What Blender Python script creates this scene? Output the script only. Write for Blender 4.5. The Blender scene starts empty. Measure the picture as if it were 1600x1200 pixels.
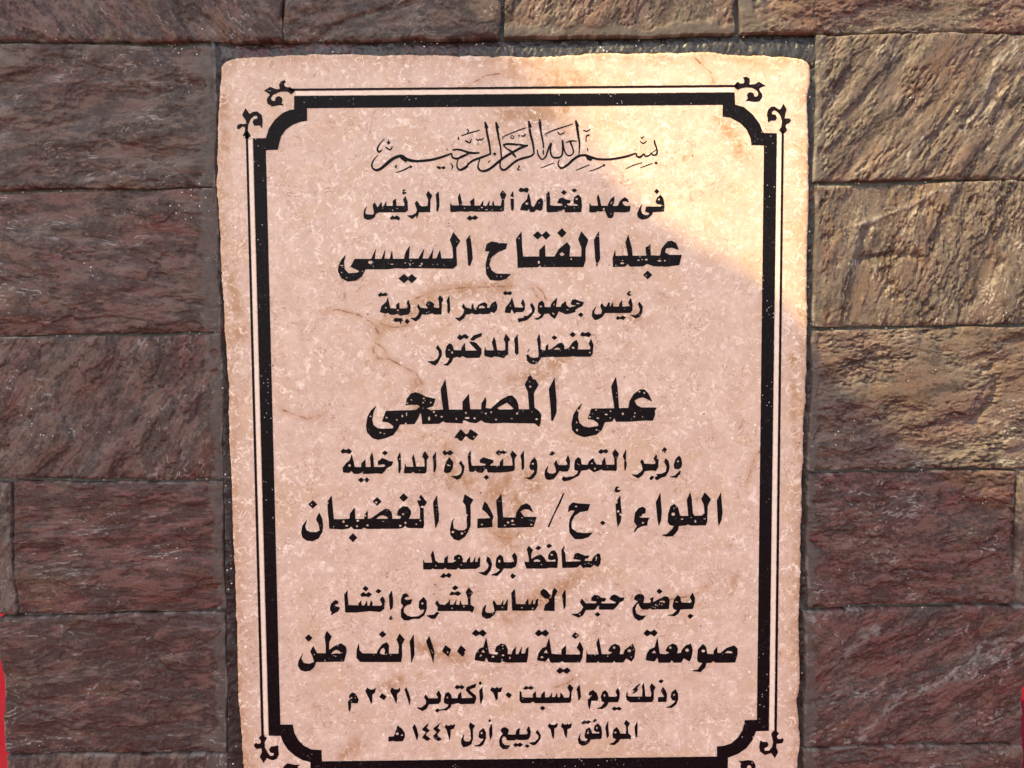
import bpy, math
import numpy as np
from mathutils import Vector

# ------------------------------------------------------------ camera, light
F_PX = 1202.0                     # focal length in photo pixels (1600 px wide frame)
DIST = 0.80                       # camera to wall plane, metres
PITCH = math.radians(4.0)         # camera looks slightly down
CAM_Z = 1.20
SUN_DIR = np.array([-0.50, -0.40, 0.77]); SUN_DIR /= np.linalg.norm(SUN_DIR)   # towards the sun

scene = bpy.context.scene
cam_d = bpy.data.cameras.new('camera')
cam = bpy.data.objects.new('camera', cam_d)
scene.collection.objects.link(cam)
cam.location = (0, -DIST, CAM_Z)
cam.rotation_euler = (math.pi / 2 - PITCH, 0, 0)
cam_d.sensor_width = 36.0
cam_d.lens = F_PX / 1600.0 * 36.0
cam_d.clip_start = 0.01
cam_d.clip_end = 500
scene.camera = cam

world = bpy.data.worlds.new('World')
scene.world = world
world.use_nodes = True
wn = world.node_tree.nodes
for n in list(wn): wn.remove(n)
sky = wn.new('ShaderNodeTexSky'); sky.sky_type = 'NISHITA'; sky.sun_disc = False
sky.sun_elevation = math.asin(SUN_DIR[2])
sky.sun_rotation = math.atan2(SUN_DIR[0], SUN_DIR[1])
bg = wn.new('ShaderNodeBackground'); bg.inputs['Strength'].default_value = 0.15
wo = wn.new('ShaderNodeOutputWorld')
world.node_tree.links.new(sky.outputs['Color'], bg.inputs['Color'])
world.node_tree.links.new(bg.outputs['Background'], wo.inputs['Surface'])

sun_d = bpy.data.lights.new('sun', 'SUN')
sun_d.energy = 2.7
sun_d.angle = math.radians(0.53)
sun_d.color = (1.0, 0.91, 0.53)
sun = bpy.data.objects.new('sun', sun_d)
scene.collection.objects.link(sun)
sun.location = (-2, -2, 4)
sun.rotation_euler = Vector(SUN_DIR).to_track_quat('Z', 'Y').to_euler()

vs = scene.view_settings
vs.view_transform = 'Standard'; vs.look = 'None'; vs.gamma = 1.0
vs.use_curve_mapping = False
vs.exposure = 1.58
vs.use_white_balance = True
vs.white_balance_temperature = 8500
vs.white_balance_tint = 15

# ------------------------------------------------------------ helpers
SP, CP = math.sin(PITCH), math.cos(PITCH)

def wall(px, py, depth=0.0):
    """photo pixel -> point on the wall plane (depth metres behind its face)"""
    px = np.asarray(px, float); py = np.asarray(py, float)
    u = (px - 800.0) / F_PX; v = (py - 600.0) / F_PX
    t = DIST / (CP - v * SP)
    X = u * t
    Z = CAM_Z + t * (-SP - v * CP)
    Y = np.zeros_like(X) + depth
    return np.stack([X, Y, Z], -1)

def empty(name, loc, label=None, cat=None, group=None):
    o = bpy.data.objects.new(name, None)
    scene.collection.objects.link(o)
    o.location = loc
    o.empty_display_size = 0.05
    tag(o, label, cat, group)
    return o

def tag(o, label=None, cat=None, group=None, kind=None):
    if label: o['label'] = label
    if cat: o['category'] = cat
    if group: o['group'] = group
    if kind: o['kind'] = kind

def build(name, verts, faces, mat, parent=None, attrs=None, smooth=False):
    """verts (n,3) world coordinates; faces list or (m,4) array"""
    verts = np.asarray(verts, float)
    c = (verts.min(0) + verts.max(0)) / 2
    me = bpy.data.meshes.new(name)
    if isinstance(faces, np.ndarray) and faces.ndim == 2:
        k = faces.shape[1]; m = len(faces)
        me.vertices.add(len(verts)); me.loops.add(m * k); me.polygons.add(m)
        me.vertices.foreach_set('co', (verts - c).ravel().astype(np.float32))
        me.loops.foreach_set('vertex_index', faces.ravel().astype(np.int32))
        me.polygons.foreach_set('loop_start', np.arange(0, m * k, k, dtype=np.int32))
        me.polygons.foreach_set('loop_total', np.full(m, k, np.int32))
        me.update(calc_edges=True)
    else:
        me.from_pydata((verts - c).tolist(), [], [list(map(int, f)) for f in faces])
        me.update()
    me.validate()
    if attrs:
        for k, val in attrs.items():
            a = me.attributes.new(k, 'FLOAT', 'POINT')
            a.data.foreach_set('value', np.asarray(val, np.float32).ravel())
    if smooth:
        me.polygons.foreach_set('use_smooth', np.ones(len(me.polygons), bool))
    me.materials.append(mat)
    o = bpy.data.objects.new(name, me)
    scene.collection.objects.link(o)
    if parent:
        o.parent = parent
        o.location = Vector(c) - parent.location
    else:
        o.location = c
    return o

def grid_faces(ny, nx):
    i = np.arange(ny * nx).reshape(ny, nx)
    return np.stack([i[:-1, :-1], i[1:, :-1], i[1:, 1:], i[:-1, 1:]], -1).reshape(-1, 4)

def spec(ny, nx, dx, theta, along, feat, p, rng):
    """random field, unit deviation: feature size feat (m), stretched by `along` in direction theta"""
    ky = np.fft.fftfreq(ny, dx)[:, None]; kx = np.fft.rfftfreq(nx, dx)[None, :]
    c, s = math.cos(theta), math.sin(theta)
    kp = kx * c - ky * s; kq = kx * s + ky * c       # rows run downwards
    k2 = (kp * along) ** 2 + kq ** 2 + (1.0 / feat) ** 2
    amp = k2 ** (-p / 2)
    amp[0, 0] = 0
    ph = rng.normal(size=amp.shape) + 1j * rng.normal(size=amp.shape)
    f = np.fft.irfft2(amp * ph, s=(ny, nx))
    return (f - f.mean()) / f.std()

def smooth01(a, b, x):
    t = np.clip((x - a) / (b - a), 0, 1)
    return t * t * (3 - 2 * t)

def noise1(n, rng, feat):
    f = np.fft.rfftfreq(n); a = (f ** 2 + (1.0 / feat) ** 2) ** -0.9; a[0] = 0
    r = np.fft.irfft(a * (rng.normal(size=a.shape) + 1j * rng.normal(size=a.shape)), n)
    return r / (r.std() + 1e-9)

# ------------------------------------------------------------ materials
def mat_new(name):
    m = bpy.data.materials.new(name); m.use_nodes = True
    nt = m.node_tree
    for n in list(nt.nodes): nt.nodes.remove(n)
    out = nt.nodes.new('ShaderNodeOutputMaterial')
    b = nt.nodes.new('ShaderNodeBsdfPrincipled')
    nt.links.new(b.outputs[0], out.inputs[0])
    return m, nt, b

class NG:
    """small node-graph writer"""
    def __init__(s, nt):
        s.nt = nt; s.pos = nt.nodes.new('ShaderNodeNewGeometry').outputs['Position']
    def link(s, a, b): s.nt.links.new(a, b)
    def setv(s, sock, v):
        if isinstance(v, bpy.types.NodeSocket): s.link(v, sock)
        else: sock.default_value = v
    def noise(s, scale, detail=3, rough=0.55, dist=0.0, vec=None, out='Fac'):
        n = s.nt.nodes.new('ShaderNodeTexNoise'); s.link(vec or s.pos, n.inputs['Vector'])
        n.inputs['Scale'].default_value = scale; n.inputs['Detail'].default_value = detail
        n.inputs['Roughness'].default_value = rough; n.inputs['Distortion'].default_value = dist
        return n.outputs[out]
    def voro(s, scale, out='Distance', vec=None, rnd=1.0):
        n = s.nt.nodes.new('ShaderNodeTexVoronoi'); s.link(vec or s.pos, n.inputs['Vector'])
        n.inputs['Scale'].default_value = scale; n.inputs['Randomness'].default_value = rnd
        return n.outputs[out]
    def math(s, op, a, b=0.0, c=None):
        n = s.nt.nodes.new('ShaderNodeMath'); n.operation = op
        s.setv(n.inputs[0], a); s.setv(n.inputs[1], b)
        if c is not None: s.setv(n.inputs[2], c)
        return n.outputs[0]
    def ramp(s, fac, lo, hi, a=0.0, b=1.0):
        n = s.nt.nodes.new('ShaderNodeMapRange'); n.interpolation_type = 'SMOOTHSTEP'
        s.setv(n.inputs[0], fac)
        for i, v in enumerate((lo, hi, a, b)): s.setv(n.inputs[1 + i], v)
        return n.outputs[0]
    def mix(s, fac, a, b):
        n = s.nt.nodes.new('ShaderNodeMix'); n.data_type = 'RGBA'
        s.setv(n.inputs[0], fac)
        for sock, v in ((n.inputs[6], a), (n.inputs[7], b)):
            if isinstance(v, tuple): sock.default_value = (*v, 1)
            else: s.link(v, sock)
        return n.outputs[2]
    def attr(s, name):
        n = s.nt.nodes.new('ShaderNodeAttribute'); n.attribute_name = name
        return n.outputs['Fac']
    def shift(s, vec, off):
        n = s.nt.nodes.new('ShaderNodeVectorMath'); n.operation = 'ADD'
        s.link(vec, n.inputs[0]); n.inputs[1].default_value = off
        return n.outputs[0]
    def warp(s, scale, amount):
        c = s.noise(scale, 2, out='Color')
        m = s.nt.nodes.new('ShaderNodeVectorMath'); m.operation = 'SUBTRACT'
        s.link(c, m.inputs[0]); m.inputs[1].default_value = (0.5, 0.5, 0.5)
        k = s.nt.nodes.new('ShaderNodeVectorMath'); k.operation = 'SCALE'
        s.link(m.outputs[0], k.inputs[0]); k.inputs['Scale'].default_value = amount
        a = s.nt.nodes.new('ShaderNodeVectorMath'); a.operation = 'ADD'
        s.link(s.pos, a.inputs[0]); s.link(k.outputs[0], a.inputs[1])
        return a.outputs[0]
    def bump(s, h, strength, dist, prev=None):
        n = s.nt.nodes.new('ShaderNodeBump'); s.link(h, n.inputs['Height'])
        n.inputs['Strength'].default_value = strength; n.inputs['Distance'].default_value = dist
        if prev: s.link(prev, n.inputs['Normal'])
        return n.outputs[0]
    def flecks(s, scale, size, keep):
        """sparse round specks: 1 inside a speck"""
        n = s.nt.nodes.new('ShaderNodeTexVoronoi'); s.link(s.pos, n.inputs['Vector'])
        n.inputs['Scale'].default_value = scale
        d = s.ramp(n.outputs['Distance'], size * 0.6, size, 1.0, 0.0)
        sep = s.nt.nodes.new('ShaderNodeSeparateColor'); s.link(n.outputs['Color'], sep.inputs[0])
        k = s.math('LESS_THAN', sep.outputs[0], keep)
        return s.math('MULTIPLY', d, k)

def slate_material():
    m, nt, b = mat_new('slate')
    g = NG(nt)
    tone, rust, smear, red = g.attr('tone'), g.attr('rust'), g.attr('smear'), g.attr('red')
    c = g.mix(g.ramp(tone, 0.1, 0.9), (0.038, 0.028, 0.024), (0.116, 0.088, 0.071))
    c = g.mix(g.math('MULTIPLY', red, 0.85), c, g.mix(g.ramp(tone, 0.2, 0.9), (0.046, 0.015, 0.013), (0.122, 0.043, 0.038)))
    gr = g.ramp(g.noise(38, 4, 0.6, 0.8), 0.52, 0.72)
    c = g.mix(g.math('MULTIPLY', gr, 0.28), c, (0.080, 0.070, 0.068))
    c = g.mix(g.math('MULTIPLY', g.ramp(rust, 0.45, 1.0), g.ramp(g.noise(230, 4, 0.65, 0.8), 0.40, 0.66, 0.05, 0.60)), c, (0.135, 0.072, 0.038))
    fine = g.noise(420, 4, 0.65)
    c = g.mix(g.ramp(fine, 0.42, 0.74, 0.0, 0.55), c, g.mix(0.5, c, (0.16, 0.135, 0.125)))
    dk = g.ramp(g.noise(190, 4, 0.65, 1.2), 0.32, 0.46, 0.42, 0.0)
    c = g.mix(dk, c, (0.016, 0.012, 0.012))
    c = g.mix(g.math('MULTIPLY', smear, g.ramp(g.noise(90, 4, 0.6), 0.25, 0.6, 0.30, 0.85)), c,
              g.mix(g.noise(200, 4), (0.048, 0.041, 0.039), (0.105, 0.092, 0.082)))
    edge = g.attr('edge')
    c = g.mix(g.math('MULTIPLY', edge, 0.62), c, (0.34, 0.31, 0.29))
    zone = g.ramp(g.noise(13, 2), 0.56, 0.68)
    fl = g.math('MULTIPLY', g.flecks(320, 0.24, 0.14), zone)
    c = g.mix(fl, c, (0.75, 0.73, 0.70))  # white specks painted in for glints on the stone
    nt.links.new(c, b.inputs['Base Color'])
    b.inputs['Roughness'].default_value = 0.5
    r = g.ramp(g.noise(120, 3), 0.3, 0.7, 0.48, 0.75)
    nt.links.new(r, b.inputs['Roughness'])
    b.inputs['Specular IOR Level'].default_value = 0.33
    h = g.math('ADD', g.noise(900, 3, 0.6), g.math('MULTIPLY', g.noise(380, 3, 0.6, 0.6), 1.4))
    nt.links.new(g.bump(h, 0.42, 0.0006), b.inputs['Normal'])
    return m

def marble_material():
    m, nt, b = mat_new('beige_marble')
    g = NG(nt)
    stain, vein, pale = g.attr('stain'), g.attr('vein'), g.attr('pale')
    base = g.mix(g.ramp(g.noise(45, 4, 0.6), 0.3, 0.7), (0.55, 0.40, 0.325), (0.66, 0.505, 0.415))
    n2 = g.ramp(g.noise(130, 4, 0.65, 0.5), 0.42, 0.70)
    base = g.mix(g.math('MULTIPLY', n2, 0.7), base, (0.52, 0.355, 0.27))
    # tan blotches
    tb = g.ramp(g.noise(17, 4, 0.6, 0.9), 0.49, 0.66)
    base = g.mix(g.math('MULTIPLY', tb, 0.5), base, (0.54, 0.36, 0.225))
    st = g.math('MULTIPLY', stain, g.ramp(g.noise(75, 4, 0.65, 0.6), 0.30, 0.62))
    base = g.mix(st, base, (0.40, 0.225, 0.12))
    # curly pale fossil worms
    w1 = g.noise(85, 1.0, 0.4, 1.1, vec=g.warp(55, 0.013))
    l1 = g.ramp(g.math('ABSOLUTE', g.math('SUBTRACT', w1, 0.5)), 0.016, 0.055, 1.0, 0.0)
    k1 = g.ramp(g.noise(95, 2, 0.5, 0, vec=g.shift(g.pos, (3.1, 0, 1.7))), 0.47, 0.60)
    w2 = g.noise(170, 1.0, 0.4, 1.2, vec=g.shift(g.warp(120, 0.006), (7.3, 1.0, 4.1)))
    l2 = g.ramp(g.math('ABSOLUTE', g.math('SUBTRACT', w2, 0.52)), 0.012, 0.050, 1.0, 0.0)
    k2 = g.ramp(g.noise(150, 2, 0.5, 0, vec=g.shift(g.pos, (-5.1, 2, 0.7))), 0.50, 0.62)
    worm = g.math('MAXIMUM', g.math('MULTIPLY', l1, k1), g.math('MULTIPLY', l2, k2))
    big_ = g.ramp(g.noise(9, 3, 0.6, 0.5), 0.34, 0.66, 0.30, 0.75)
    base = g.mix(g.math('MULTIPLY', worm, big_), base, (0.87, 0.75, 0.65))
    # tan hairline contours beside them
    w3 = g.noise(62, 3, 0.6, 1.4, vec=g.shift(g.warp(40, 0.02), (1.3, 0, 9.1)))
    l3 = g.ramp(g.math('ABSOLUTE', g.math('SUBTRACT', w3, 0.5)), 0.004, 0.018, 1.0, 0.0)
    k3 = g.ramp(g.noise(30, 3, 0.5, 0, vec=g.shift(g.pos, (0.1, 8, 2.7))), 0.44, 0.60)
    base = g.mix(g.math('MULTIPLY', g.math('MULTIPLY', l3, k3), 0.75), base, (0.34, 0.19, 0.115))
    # traced veins (attribute = distance in mm, warped by noise)
    vd = g.math('ADD', vein, g.math('MULTIPLY', g.math('SUBTRACT', g.noise(140, 3, 0.6), 0.5), 4.2))
    vl = g.ramp(g.math('ABSOLUTE', vd), 0.25, 0.95, 1.0, 0.0)
    halo = g.ramp(g.math('ABSOLUTE', vd), 0.5, 7.0, 0.45, 0.0)
    base = g.mix(halo, base, (0.46, 0.27, 0.16))
    base = g.mix(g.math('MULTIPLY', vl, g.ramp(g.noise(60, 2), 0.35, 0.55, 0.45, 0.95)), base, (0.27, 0.13, 0.07))
    # pale spots and dark pits
    base = g.mix(g.math('MULTIPLY', g.flecks(130, 0.22, 0.05), 0.8), base, (0.90, 0.80, 0.70))
    pit = g.flecks(60, 0.085, 0.10)
    base = g.mix(g.math('MULTIPLY', pit, 0.8), base, (0.14, 0.07, 0.05))
    nt.links.new(base, b.inputs['Base Color'])
    rgh = g.ramp(g.noise(90, 3), 0.3, 0.7, 0.32, 0.5)
    nt.links.new(rgh, b.inputs['Roughness'])
    b.inputs['Specular IOR Level'].default_value = 0.35
    h = g.math('SUBTRACT', g.math('ADD', g.noise(260, 4, 0.6), g.math('MULTIPLY', worm, 0.3)), g.math('MULTIPLY', pit, 2.0))
    nt.links.new(g.bump(h, 0.30, 0.0008), b.inputs['Normal'])
    return m

def paint_material(name, tint=(0.0035, 0.0022, 0.003), speck=0.14):
    m, nt, b = mat_new(name)
    g = NG(nt)
    c = g.mix(g.ramp(g.noise(300, 3, 0.6), 0.42, 0.75), tint, (tint[0] * 2.6, tint[1] * 2.8, tint[2] * 3.0))
    zone = g.ramp(g.noise(17, 2), 0.47, 0.62)
    fl = g.math('MULTIPLY', g.flecks(440, 0.28, speck), zone)
    c = g.mix(fl, c, (0.60, 0.56, 0.55))
    worn = g.ramp(g.noise(260, 4, 0.7, 0.6), 0.56, 0.74)
    wz = g.ramp(g.noise(21, 3), 0.46, 0.62)
    c = g.mix(g.math('MULTIPLY', g.math('MULTIPLY', worn, wz), 0.5), c, (0.085, 0.080, 0.088))
    nt.links.new(c, b.inputs['Base Color'])
    b.inputs['Roughness'].default_value = 0.42
    b.inputs['Specular IOR Level'].default_value = 0.10
    nt.links.new(g.bump(g.noise(520, 3, 0.6), 0.5, 0.0008), b.inputs['Normal'])
    return m

def cement_material(name, dark, light, gloss=0.45, speck=0.3, redtone=True):
    m, nt, b = mat_new(name)
    g = NG(nt)
    c = g.mix(g.ramp(g.noise(110, 5, 0.65, 0.4), 0.32, 0.70), dark, light)
    if redtone:
        rd = g.attr('red')
        c = g.mix(rd, c, (0.060, 0.013, 0.014))
    zone = g.ramp(g.noise(24, 2), 0.45, 0.60)
    c = g.mix(g.math('MULTIPLY', g.flecks(300, 0.33, speck), zone), c, (0.72, 0.72, 0.74))
    nt.links.new(c, b.inputs['Base Color'])
    nt.links.new(g.ramp(g.noise(150, 3), 0.3, 0.7, gloss - 0.15, gloss + 0.2), b.inputs['Roughness'])
    h = g.math('ADD', g.noise(500, 4, 0.65), g.noise(160, 3))
    nt.links.new(g.bump(h, 0.45, 0.0010), b.inputs['Normal'])
    return m

def cloth_material(name, col, scale=900):
    m, nt, b = mat_new(name)
    g = NG(nt)
    c = g.mix(g.ramp(g.noise(scale, 3), 0.3, 0.7), col, tuple(x * 0.72 for x in col))
    c = g.mix(g.ramp(g.noise(3.0, 3), 0.4, 0.7, 0.0, 0.25), c, tuple(x * 0.6 + 0.02 for x in col))
    nt.links.new(c, b.inputs['Base Color'])
    b.inputs['Roughness'].default_value = 0.95; b.inputs['Specular IOR Level'].default_value = 0.05
    nt.links.new(g.bump(g.noise(scale, 2), 0.5, 0.002), b.inputs['Normal'])
    return m

def pavement_material():
    m, nt, b = mat_new('pavement')
    g = NG(nt)
    c = g.mix(g.ramp(g.noise(4, 6, 0.6), 0.3, 0.7), (0.17, 0.13, 0.12), (0.23, 0.18, 0.17))
    c = g.mix(g.ramp(g.noise(160, 3), 0.45, 0.7, 0.0, 0.5), c, (0.22, 0.20, 0.18))
    nt.links.new(c, b.inputs['Base Color']); b.inputs['Roughness'].default_value = 0.85
    return m

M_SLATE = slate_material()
M_MARBLE = marble_material()
M_PAINT = paint_material('black_paint')
M_LINE = paint_material('dark_line_paint', (0.006, 0.0022, 0.003), 0.05)
M_CEMENT = cement_material('grey_cement', (0.030, 0.027, 0.027), (0.085, 0.080, 0.078))
M_SEAL = cement_material('dark_sealant', (0.009, 0.007, 0.007), (0.045, 0.044, 0.045), 0.36, 0.12)
M_CREAM, _nt, _b = mat_new('cream_paint')
_g = NG(_nt)
_nt.links.new(_g.mix(_g.ramp(_g.noise(140, 4), 0.3, 0.75), (0.70, 0.58, 0.47), (0.80, 0.69, 0.58)), _b.inputs['Base Color'])
_b.inputs['Roughness'].default_value = 0.5

# ------------------------------------------------------------ ground
GROUND = 0.0
def sheet(name, x0, x1, y0, y1, z, mat, n=40, amp=0.0, seed=1):
    r = np.random.default_rng(seed)
    X, Y = np.meshgrid(np.linspace(x0, x1, n), np.linspace(y0, y1, n))
    Z = np.full_like(X, z) + (np.abs(spec(n, n, 1.0, 0, 1, 8, 2.0, r)) * amp if amp else 0)
    return build(name, np.stack([X, Y, Z], -1).reshape(-1, 3), grid_faces(n, n)[:, ::-1], mat)
pv = sheet('pavement', -150, 150, -60, 240, GROUND, pavement_material(), 8)
tag(pv, kind='structure')
cp = sheet('red_carpet', -3.0, 3.0, -4.5, 2.4, GROUND + 0.006, cloth_material('red_carpet', (0.20, 0.004, 0.013)), 60, 0.003)
tag(cp, 'bright red carpet laid on the ground around the stone pillar', 'carpet')

# ------------------------------------------------------------ stone pillar
top = wall(800, 600)
pillar = empty('stone_pillar', (0, 0.15, 0), 'pillar clad in rough dark brown and grey slate blocks around the plaque', 'pillar')

def stone(q, angle, seed, red=0.3, rust=0.3, smear=None, relief=1.0, proud=0.0, along=2.5, fs=1.0, streaks=(), layers=2.0, ripple=0.28, label=None, cracks=(), tone0=0.0):
    """q: photo pixels of the four corners TL TR BR BL"""
    rng = np.random.default_rng(seed)
    q = np.array(q, float)
    P = wall(q[:, 0], q[:, 1])
    W = np.linalg.norm(P[1] - P[0]); H = np.linalg.norm(P[3] - P[0])
    dx = 0.00085
    nx, ny = int(W / dx) + 1, int(H / dx) + 1
    S, T = np.meshgrid(np.linspace(0, 1, nx), np.linspace(0, 1, ny))
    th = math.radians(angle)
    N = lambda along_, feat, p: spec(ny, nx, dx, th, along_, feat, p, rng)
    big = N(along, 0.045, 2.8); mid = N(along * 0.9, 0.014 * fs, 2.6); fin = N(along * 0.8, 0.006 * fs, 2.2); tiny = N(1.3, 0.0028, 1.8)
    broad = N(1.4, 0.09, 3.0)
    L = (big * 0.8 + mid * 0.15 + fin * 0.05 + broad * 0.6) * layers
    qn = np.floor(L); fr = L - qn
    gy, gx = np.gradient(L, dx); gm = np.hypot(gx, gy) + 1e-3
    toe = (1 - fr) / gm                                    # metres to the next cleavage step
    hsh = (np.sin(qn * 12.9898 + seed) * 43758.5453) % 1   # each layer its own thickness
    nxt = (np.sin((qn + 1) * 12.9898 + seed) * 43758.5453) % 1
    lv = lambda k, r: k + 0.9 * (r - 0.5)
    ramp_ = smooth01(0.0013, 0.0, toe)
    terr = (lv(qn, hsh) * (1 - ramp_) + lv(qn + 1, nxt) * ramp_) / layers
    patch = smooth01(-0.3, 1.0, N(1.2, 0.04, 2.6))        # where the cleft face is rough
    h = terr * 0.0019 + (mid * 0.00036 + fin * 0.00030) * ripple * (0.25 + 0.75 * patch) + tiny * 0.00006 * (0.5 + 0.6 * ripple) + broad * 0.0007
    ridge = -np.abs(N(along, 0.011 * fs, 2.3)) * ripple * patch
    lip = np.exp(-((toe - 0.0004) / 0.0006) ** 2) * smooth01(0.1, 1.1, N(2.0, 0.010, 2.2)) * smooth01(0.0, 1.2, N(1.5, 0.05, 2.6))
    h = (h + ridge * 0.00035) * relief
    h = h - np.median(h); h = 0.0042 * np.tanh(h / 0.0042)
    for pts, depth, wid in cracks:                    # cleft cracks, pixel polylines
        dpx = np.full(S.shape, 1e9)
        PX = (q[0, 0] * (1 - S) + q[1, 0] * S) * (1 - T) + (q[3, 0] * (1 - S) + q[2, 0] * S) * T
        PY = (q[0, 1] * (1 - S) + q[1, 1] * S) * (1 - T) + (q[3, 1] * (1 - S) + q[2, 1] * S) * T
        wob = mid * 2.2 + fin * 1.0
        for (ax, ay), (bx, by) in zip(pts[:-1], pts[1:]):
            ux, uy = bx - ax, by - ay; l2 = ux * ux + uy * uy
            t = np.clip(((PX - ax) * ux + (PY - ay) * uy) / l2, 0, 1)
            dpx = np.minimum(dpx, np.hypot(PX - ax - t * ux, PY - ay - t * uy) + 0 * wob)
        dpx = np.abs(dpx + wob * 0.5)
        h = h - depth * np.exp(-(dpx / wid) ** 2)
    # distance to the nearest edge, metres
    e = np.minimum(np.minimum(S, 1 - S) * W, np.minimum(T, 1 - T) * H)
    chip = np.abs(N(1, 0.03, 2.2)) * 0.0018 + 0.0007
    h = h - 0.0022 * np.exp(-(e / chip) ** 1.5)
    tone = smooth01(-1.6, 1.6, N(3.0, 0.022, 2.2) * 0.5 + fin * 0.45 + ((np.sin(qn * 12.9898) * 43758.5453) % 1 - 0.5) * 0.7 + tiny * 0.25 + tone0)
    rs = smooth01(0.2, 1.8, N(2.0, 0.05, 2.6) + rust * 1.6 - 0.6)
    rd = np.clip(red + 0.16 * N(2.5, 0.05, 2.4), 0, 1)
    sm = np.zeros_like(S)
    if smear:
        side, width = smear
        d = {'R': (1 - S) * W, 'L': S * W, 'B': (1 - T) * H, 'T': T * H}[side]
        wv = width * (1 + 0.28 * N(1, 0.03, 2.4))
        sm = smooth01(1.0, 0.55, d / np.maximum(wv, 0.002))
        h = h * (1 - 0.7 * sm) + 0.0006 * sm
    # ragged outline
    PXg = (q[0, 0] * (1 - S) + q[1, 0] * S) * (1 - T) + (q[3, 0] * (1 - S) + q[2, 0] * S) * T
    PYg = (q[0, 1] * (1 - S) + q[1, 1] * S) * (1 - T) + (q[3, 1] * (1 - S) + q[2, 1] * S) * T
    V = wall(PXg, PYg)
    wx = noise1(ny, rng, 150)[:, None] * 0.0008; wz = noise1(nx, rng, 150)[None, :] * 0.0006
    V[..., 0] += wx * (np.exp(-S * W / 0.01) + np.exp(-(1 - S) * W / 0.01))
    V[..., 2] += wz * (np.exp(-T * H / 0.01) + np.exp(-(1 - T) * H / 0.01))
    V[..., 1] = 0.0035 - proud - np.clip(h, -0.0085, 0.006)
    # lighter broken arrises, plus light caught on step lips painted pale
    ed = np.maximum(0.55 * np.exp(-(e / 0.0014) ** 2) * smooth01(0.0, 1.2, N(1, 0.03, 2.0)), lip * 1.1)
    for pts, wid, k in streaks:                           # pale mineral streaks and painted-in bright ledge lines, pixel polylines
        d = np.full(S.shape, 1e9)
        for (ax, ay), (bx, by) in zip(pts[:-1], pts[1:]):
            ux, uy = bx - ax, by - ay; l2 = ux * ux + uy * uy
            t = np.clip(((PXg - ax) * ux + (PYg - ay) * uy) / l2, 0, 1)
            d = np.minimum(d, np.hypot(PXg - ax - t * ux, PYg - ay - t * uy))
        d = np.abs(d + mid * wid * 0.45 + fin * wid * 0.35)
        ed = np.maximum(ed, k * np.exp(-(d / wid) ** 2) * smooth01(-1.2, 0.9, N(2.0, 0.008, 2.0)))
    def pad(A): return np.pad(A, 1, mode='edge')
    Vp = np.pad(V, ((1, 1), (1, 1), (0, 0)), mode='edge')
    back = np.zeros(Vp.shape[:2], bool); back[0] = back[-1] = True; back[:, 0] = back[:, -1] = True
    Vp[back, 1] = 0.030
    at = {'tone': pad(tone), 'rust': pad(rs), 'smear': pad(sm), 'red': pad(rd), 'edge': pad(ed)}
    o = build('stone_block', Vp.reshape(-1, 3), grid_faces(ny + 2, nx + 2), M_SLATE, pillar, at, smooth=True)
    if label: o['label'] = label
    return o

G = 1.6   # half joint, px
# --- top course (its upper half is above the frame)
stone([(-40, -172), (438, -170), (438, 62), (-40, 60)], -48, 11, red=0.45, rust=0.25, relief=1.2, label='reddish grey slate block with slanting streaks')
stone([(442, -170), (782, -170), (782, 57), (442, 61)], 8, 12, red=0.2, rust=0.25, relief=0.9, cracks=[([(485, 62), (520, 36), (560, 22), (590, 14), (640, 0), (680, -30)], 0.003, 4)], label='grey slate block with a long slanting crack')
stone([(787, -170), (1150, -170), (1150, 50), (787, 56)], 62, 13, tone0=0.20, fs=0.60, ripple=0.9, red=0.25, rust=0.30, relief=1.1, smear=('B', 0.012))
stone([(1157, -170), (1640, -170), (1640, 46), (1157, 49)], 6, 14, tone0=0.30, fs=0.60, ripple=1.1, red=0.25, rust=0.45, relief=1.2, smear=('L', 0.03))
# --- left column
stone([(-40, 66), (334, 70), (336, 290), (-40, 295)], 3, 21, tone0=-0.10, red=0.30, rust=0.30, smear=('R', 0.021), relief=1.0, along=4, label='grey brown slate block with wavy flaking layers')
stone([(-40, 299), (336, 294), (343, 519), (-40, 524)], -4, 22, red=0.60, rust=0.30, smear=('R', 0.021), relief=0.85, along=4)
stone([(-40, 528), (344, 522), (347, 750), (-40, 748)], 55, 23, red=0.55, rust=0.30, smear=('R', 0.015), relief=0.8, along=2, layers=1.6,
      cracks=[([(235, 520), (237, 600), (270, 625), (290, 650)], 0.0015, 3), ([(65, 600), (75, 640), (95, 652)], 0.0012, 4)])
stone([(14, 754), (345, 755), (350, 955), (22, 963)], 2, 24, tone0=-0.10, red=0.9, rust=0.35, smear=('R', 0.015), relief=0.7, along=5, layers=1.6, label='smooth reddish brown slate block')
stone([(-6, 967), (350, 959), (352, 1178), (3, 1180)], 3, 25, tone0=-0.50, red=0.65, rust=0.15, smear=('R', 0.015), relief=0.75, along=4, layers=1.6,
      cracks=[([(212, 990), (240, 1035), (275, 1055), (300, 1080), (318, 1100), (320, 1130)], 0.0016, 3.0), ([(5, 1098), (60, 1120), (120, 1148), (140, 1165)], 0.0012, 3.5)], label='dark slate block with a curved crack')
stone([(5, 1184), (352, 1182), (355, 1410), (16, 1412)], 80, 26, red=0.45, rust=0.15, smear=('R', 0.02), relief=0.8)
stone([(-30, 756), (10, 756), (17, 963), (-24, 963)], 80, 27, red=0.1, rust=0.0, relief=0.5, tone0=0.5)
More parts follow.
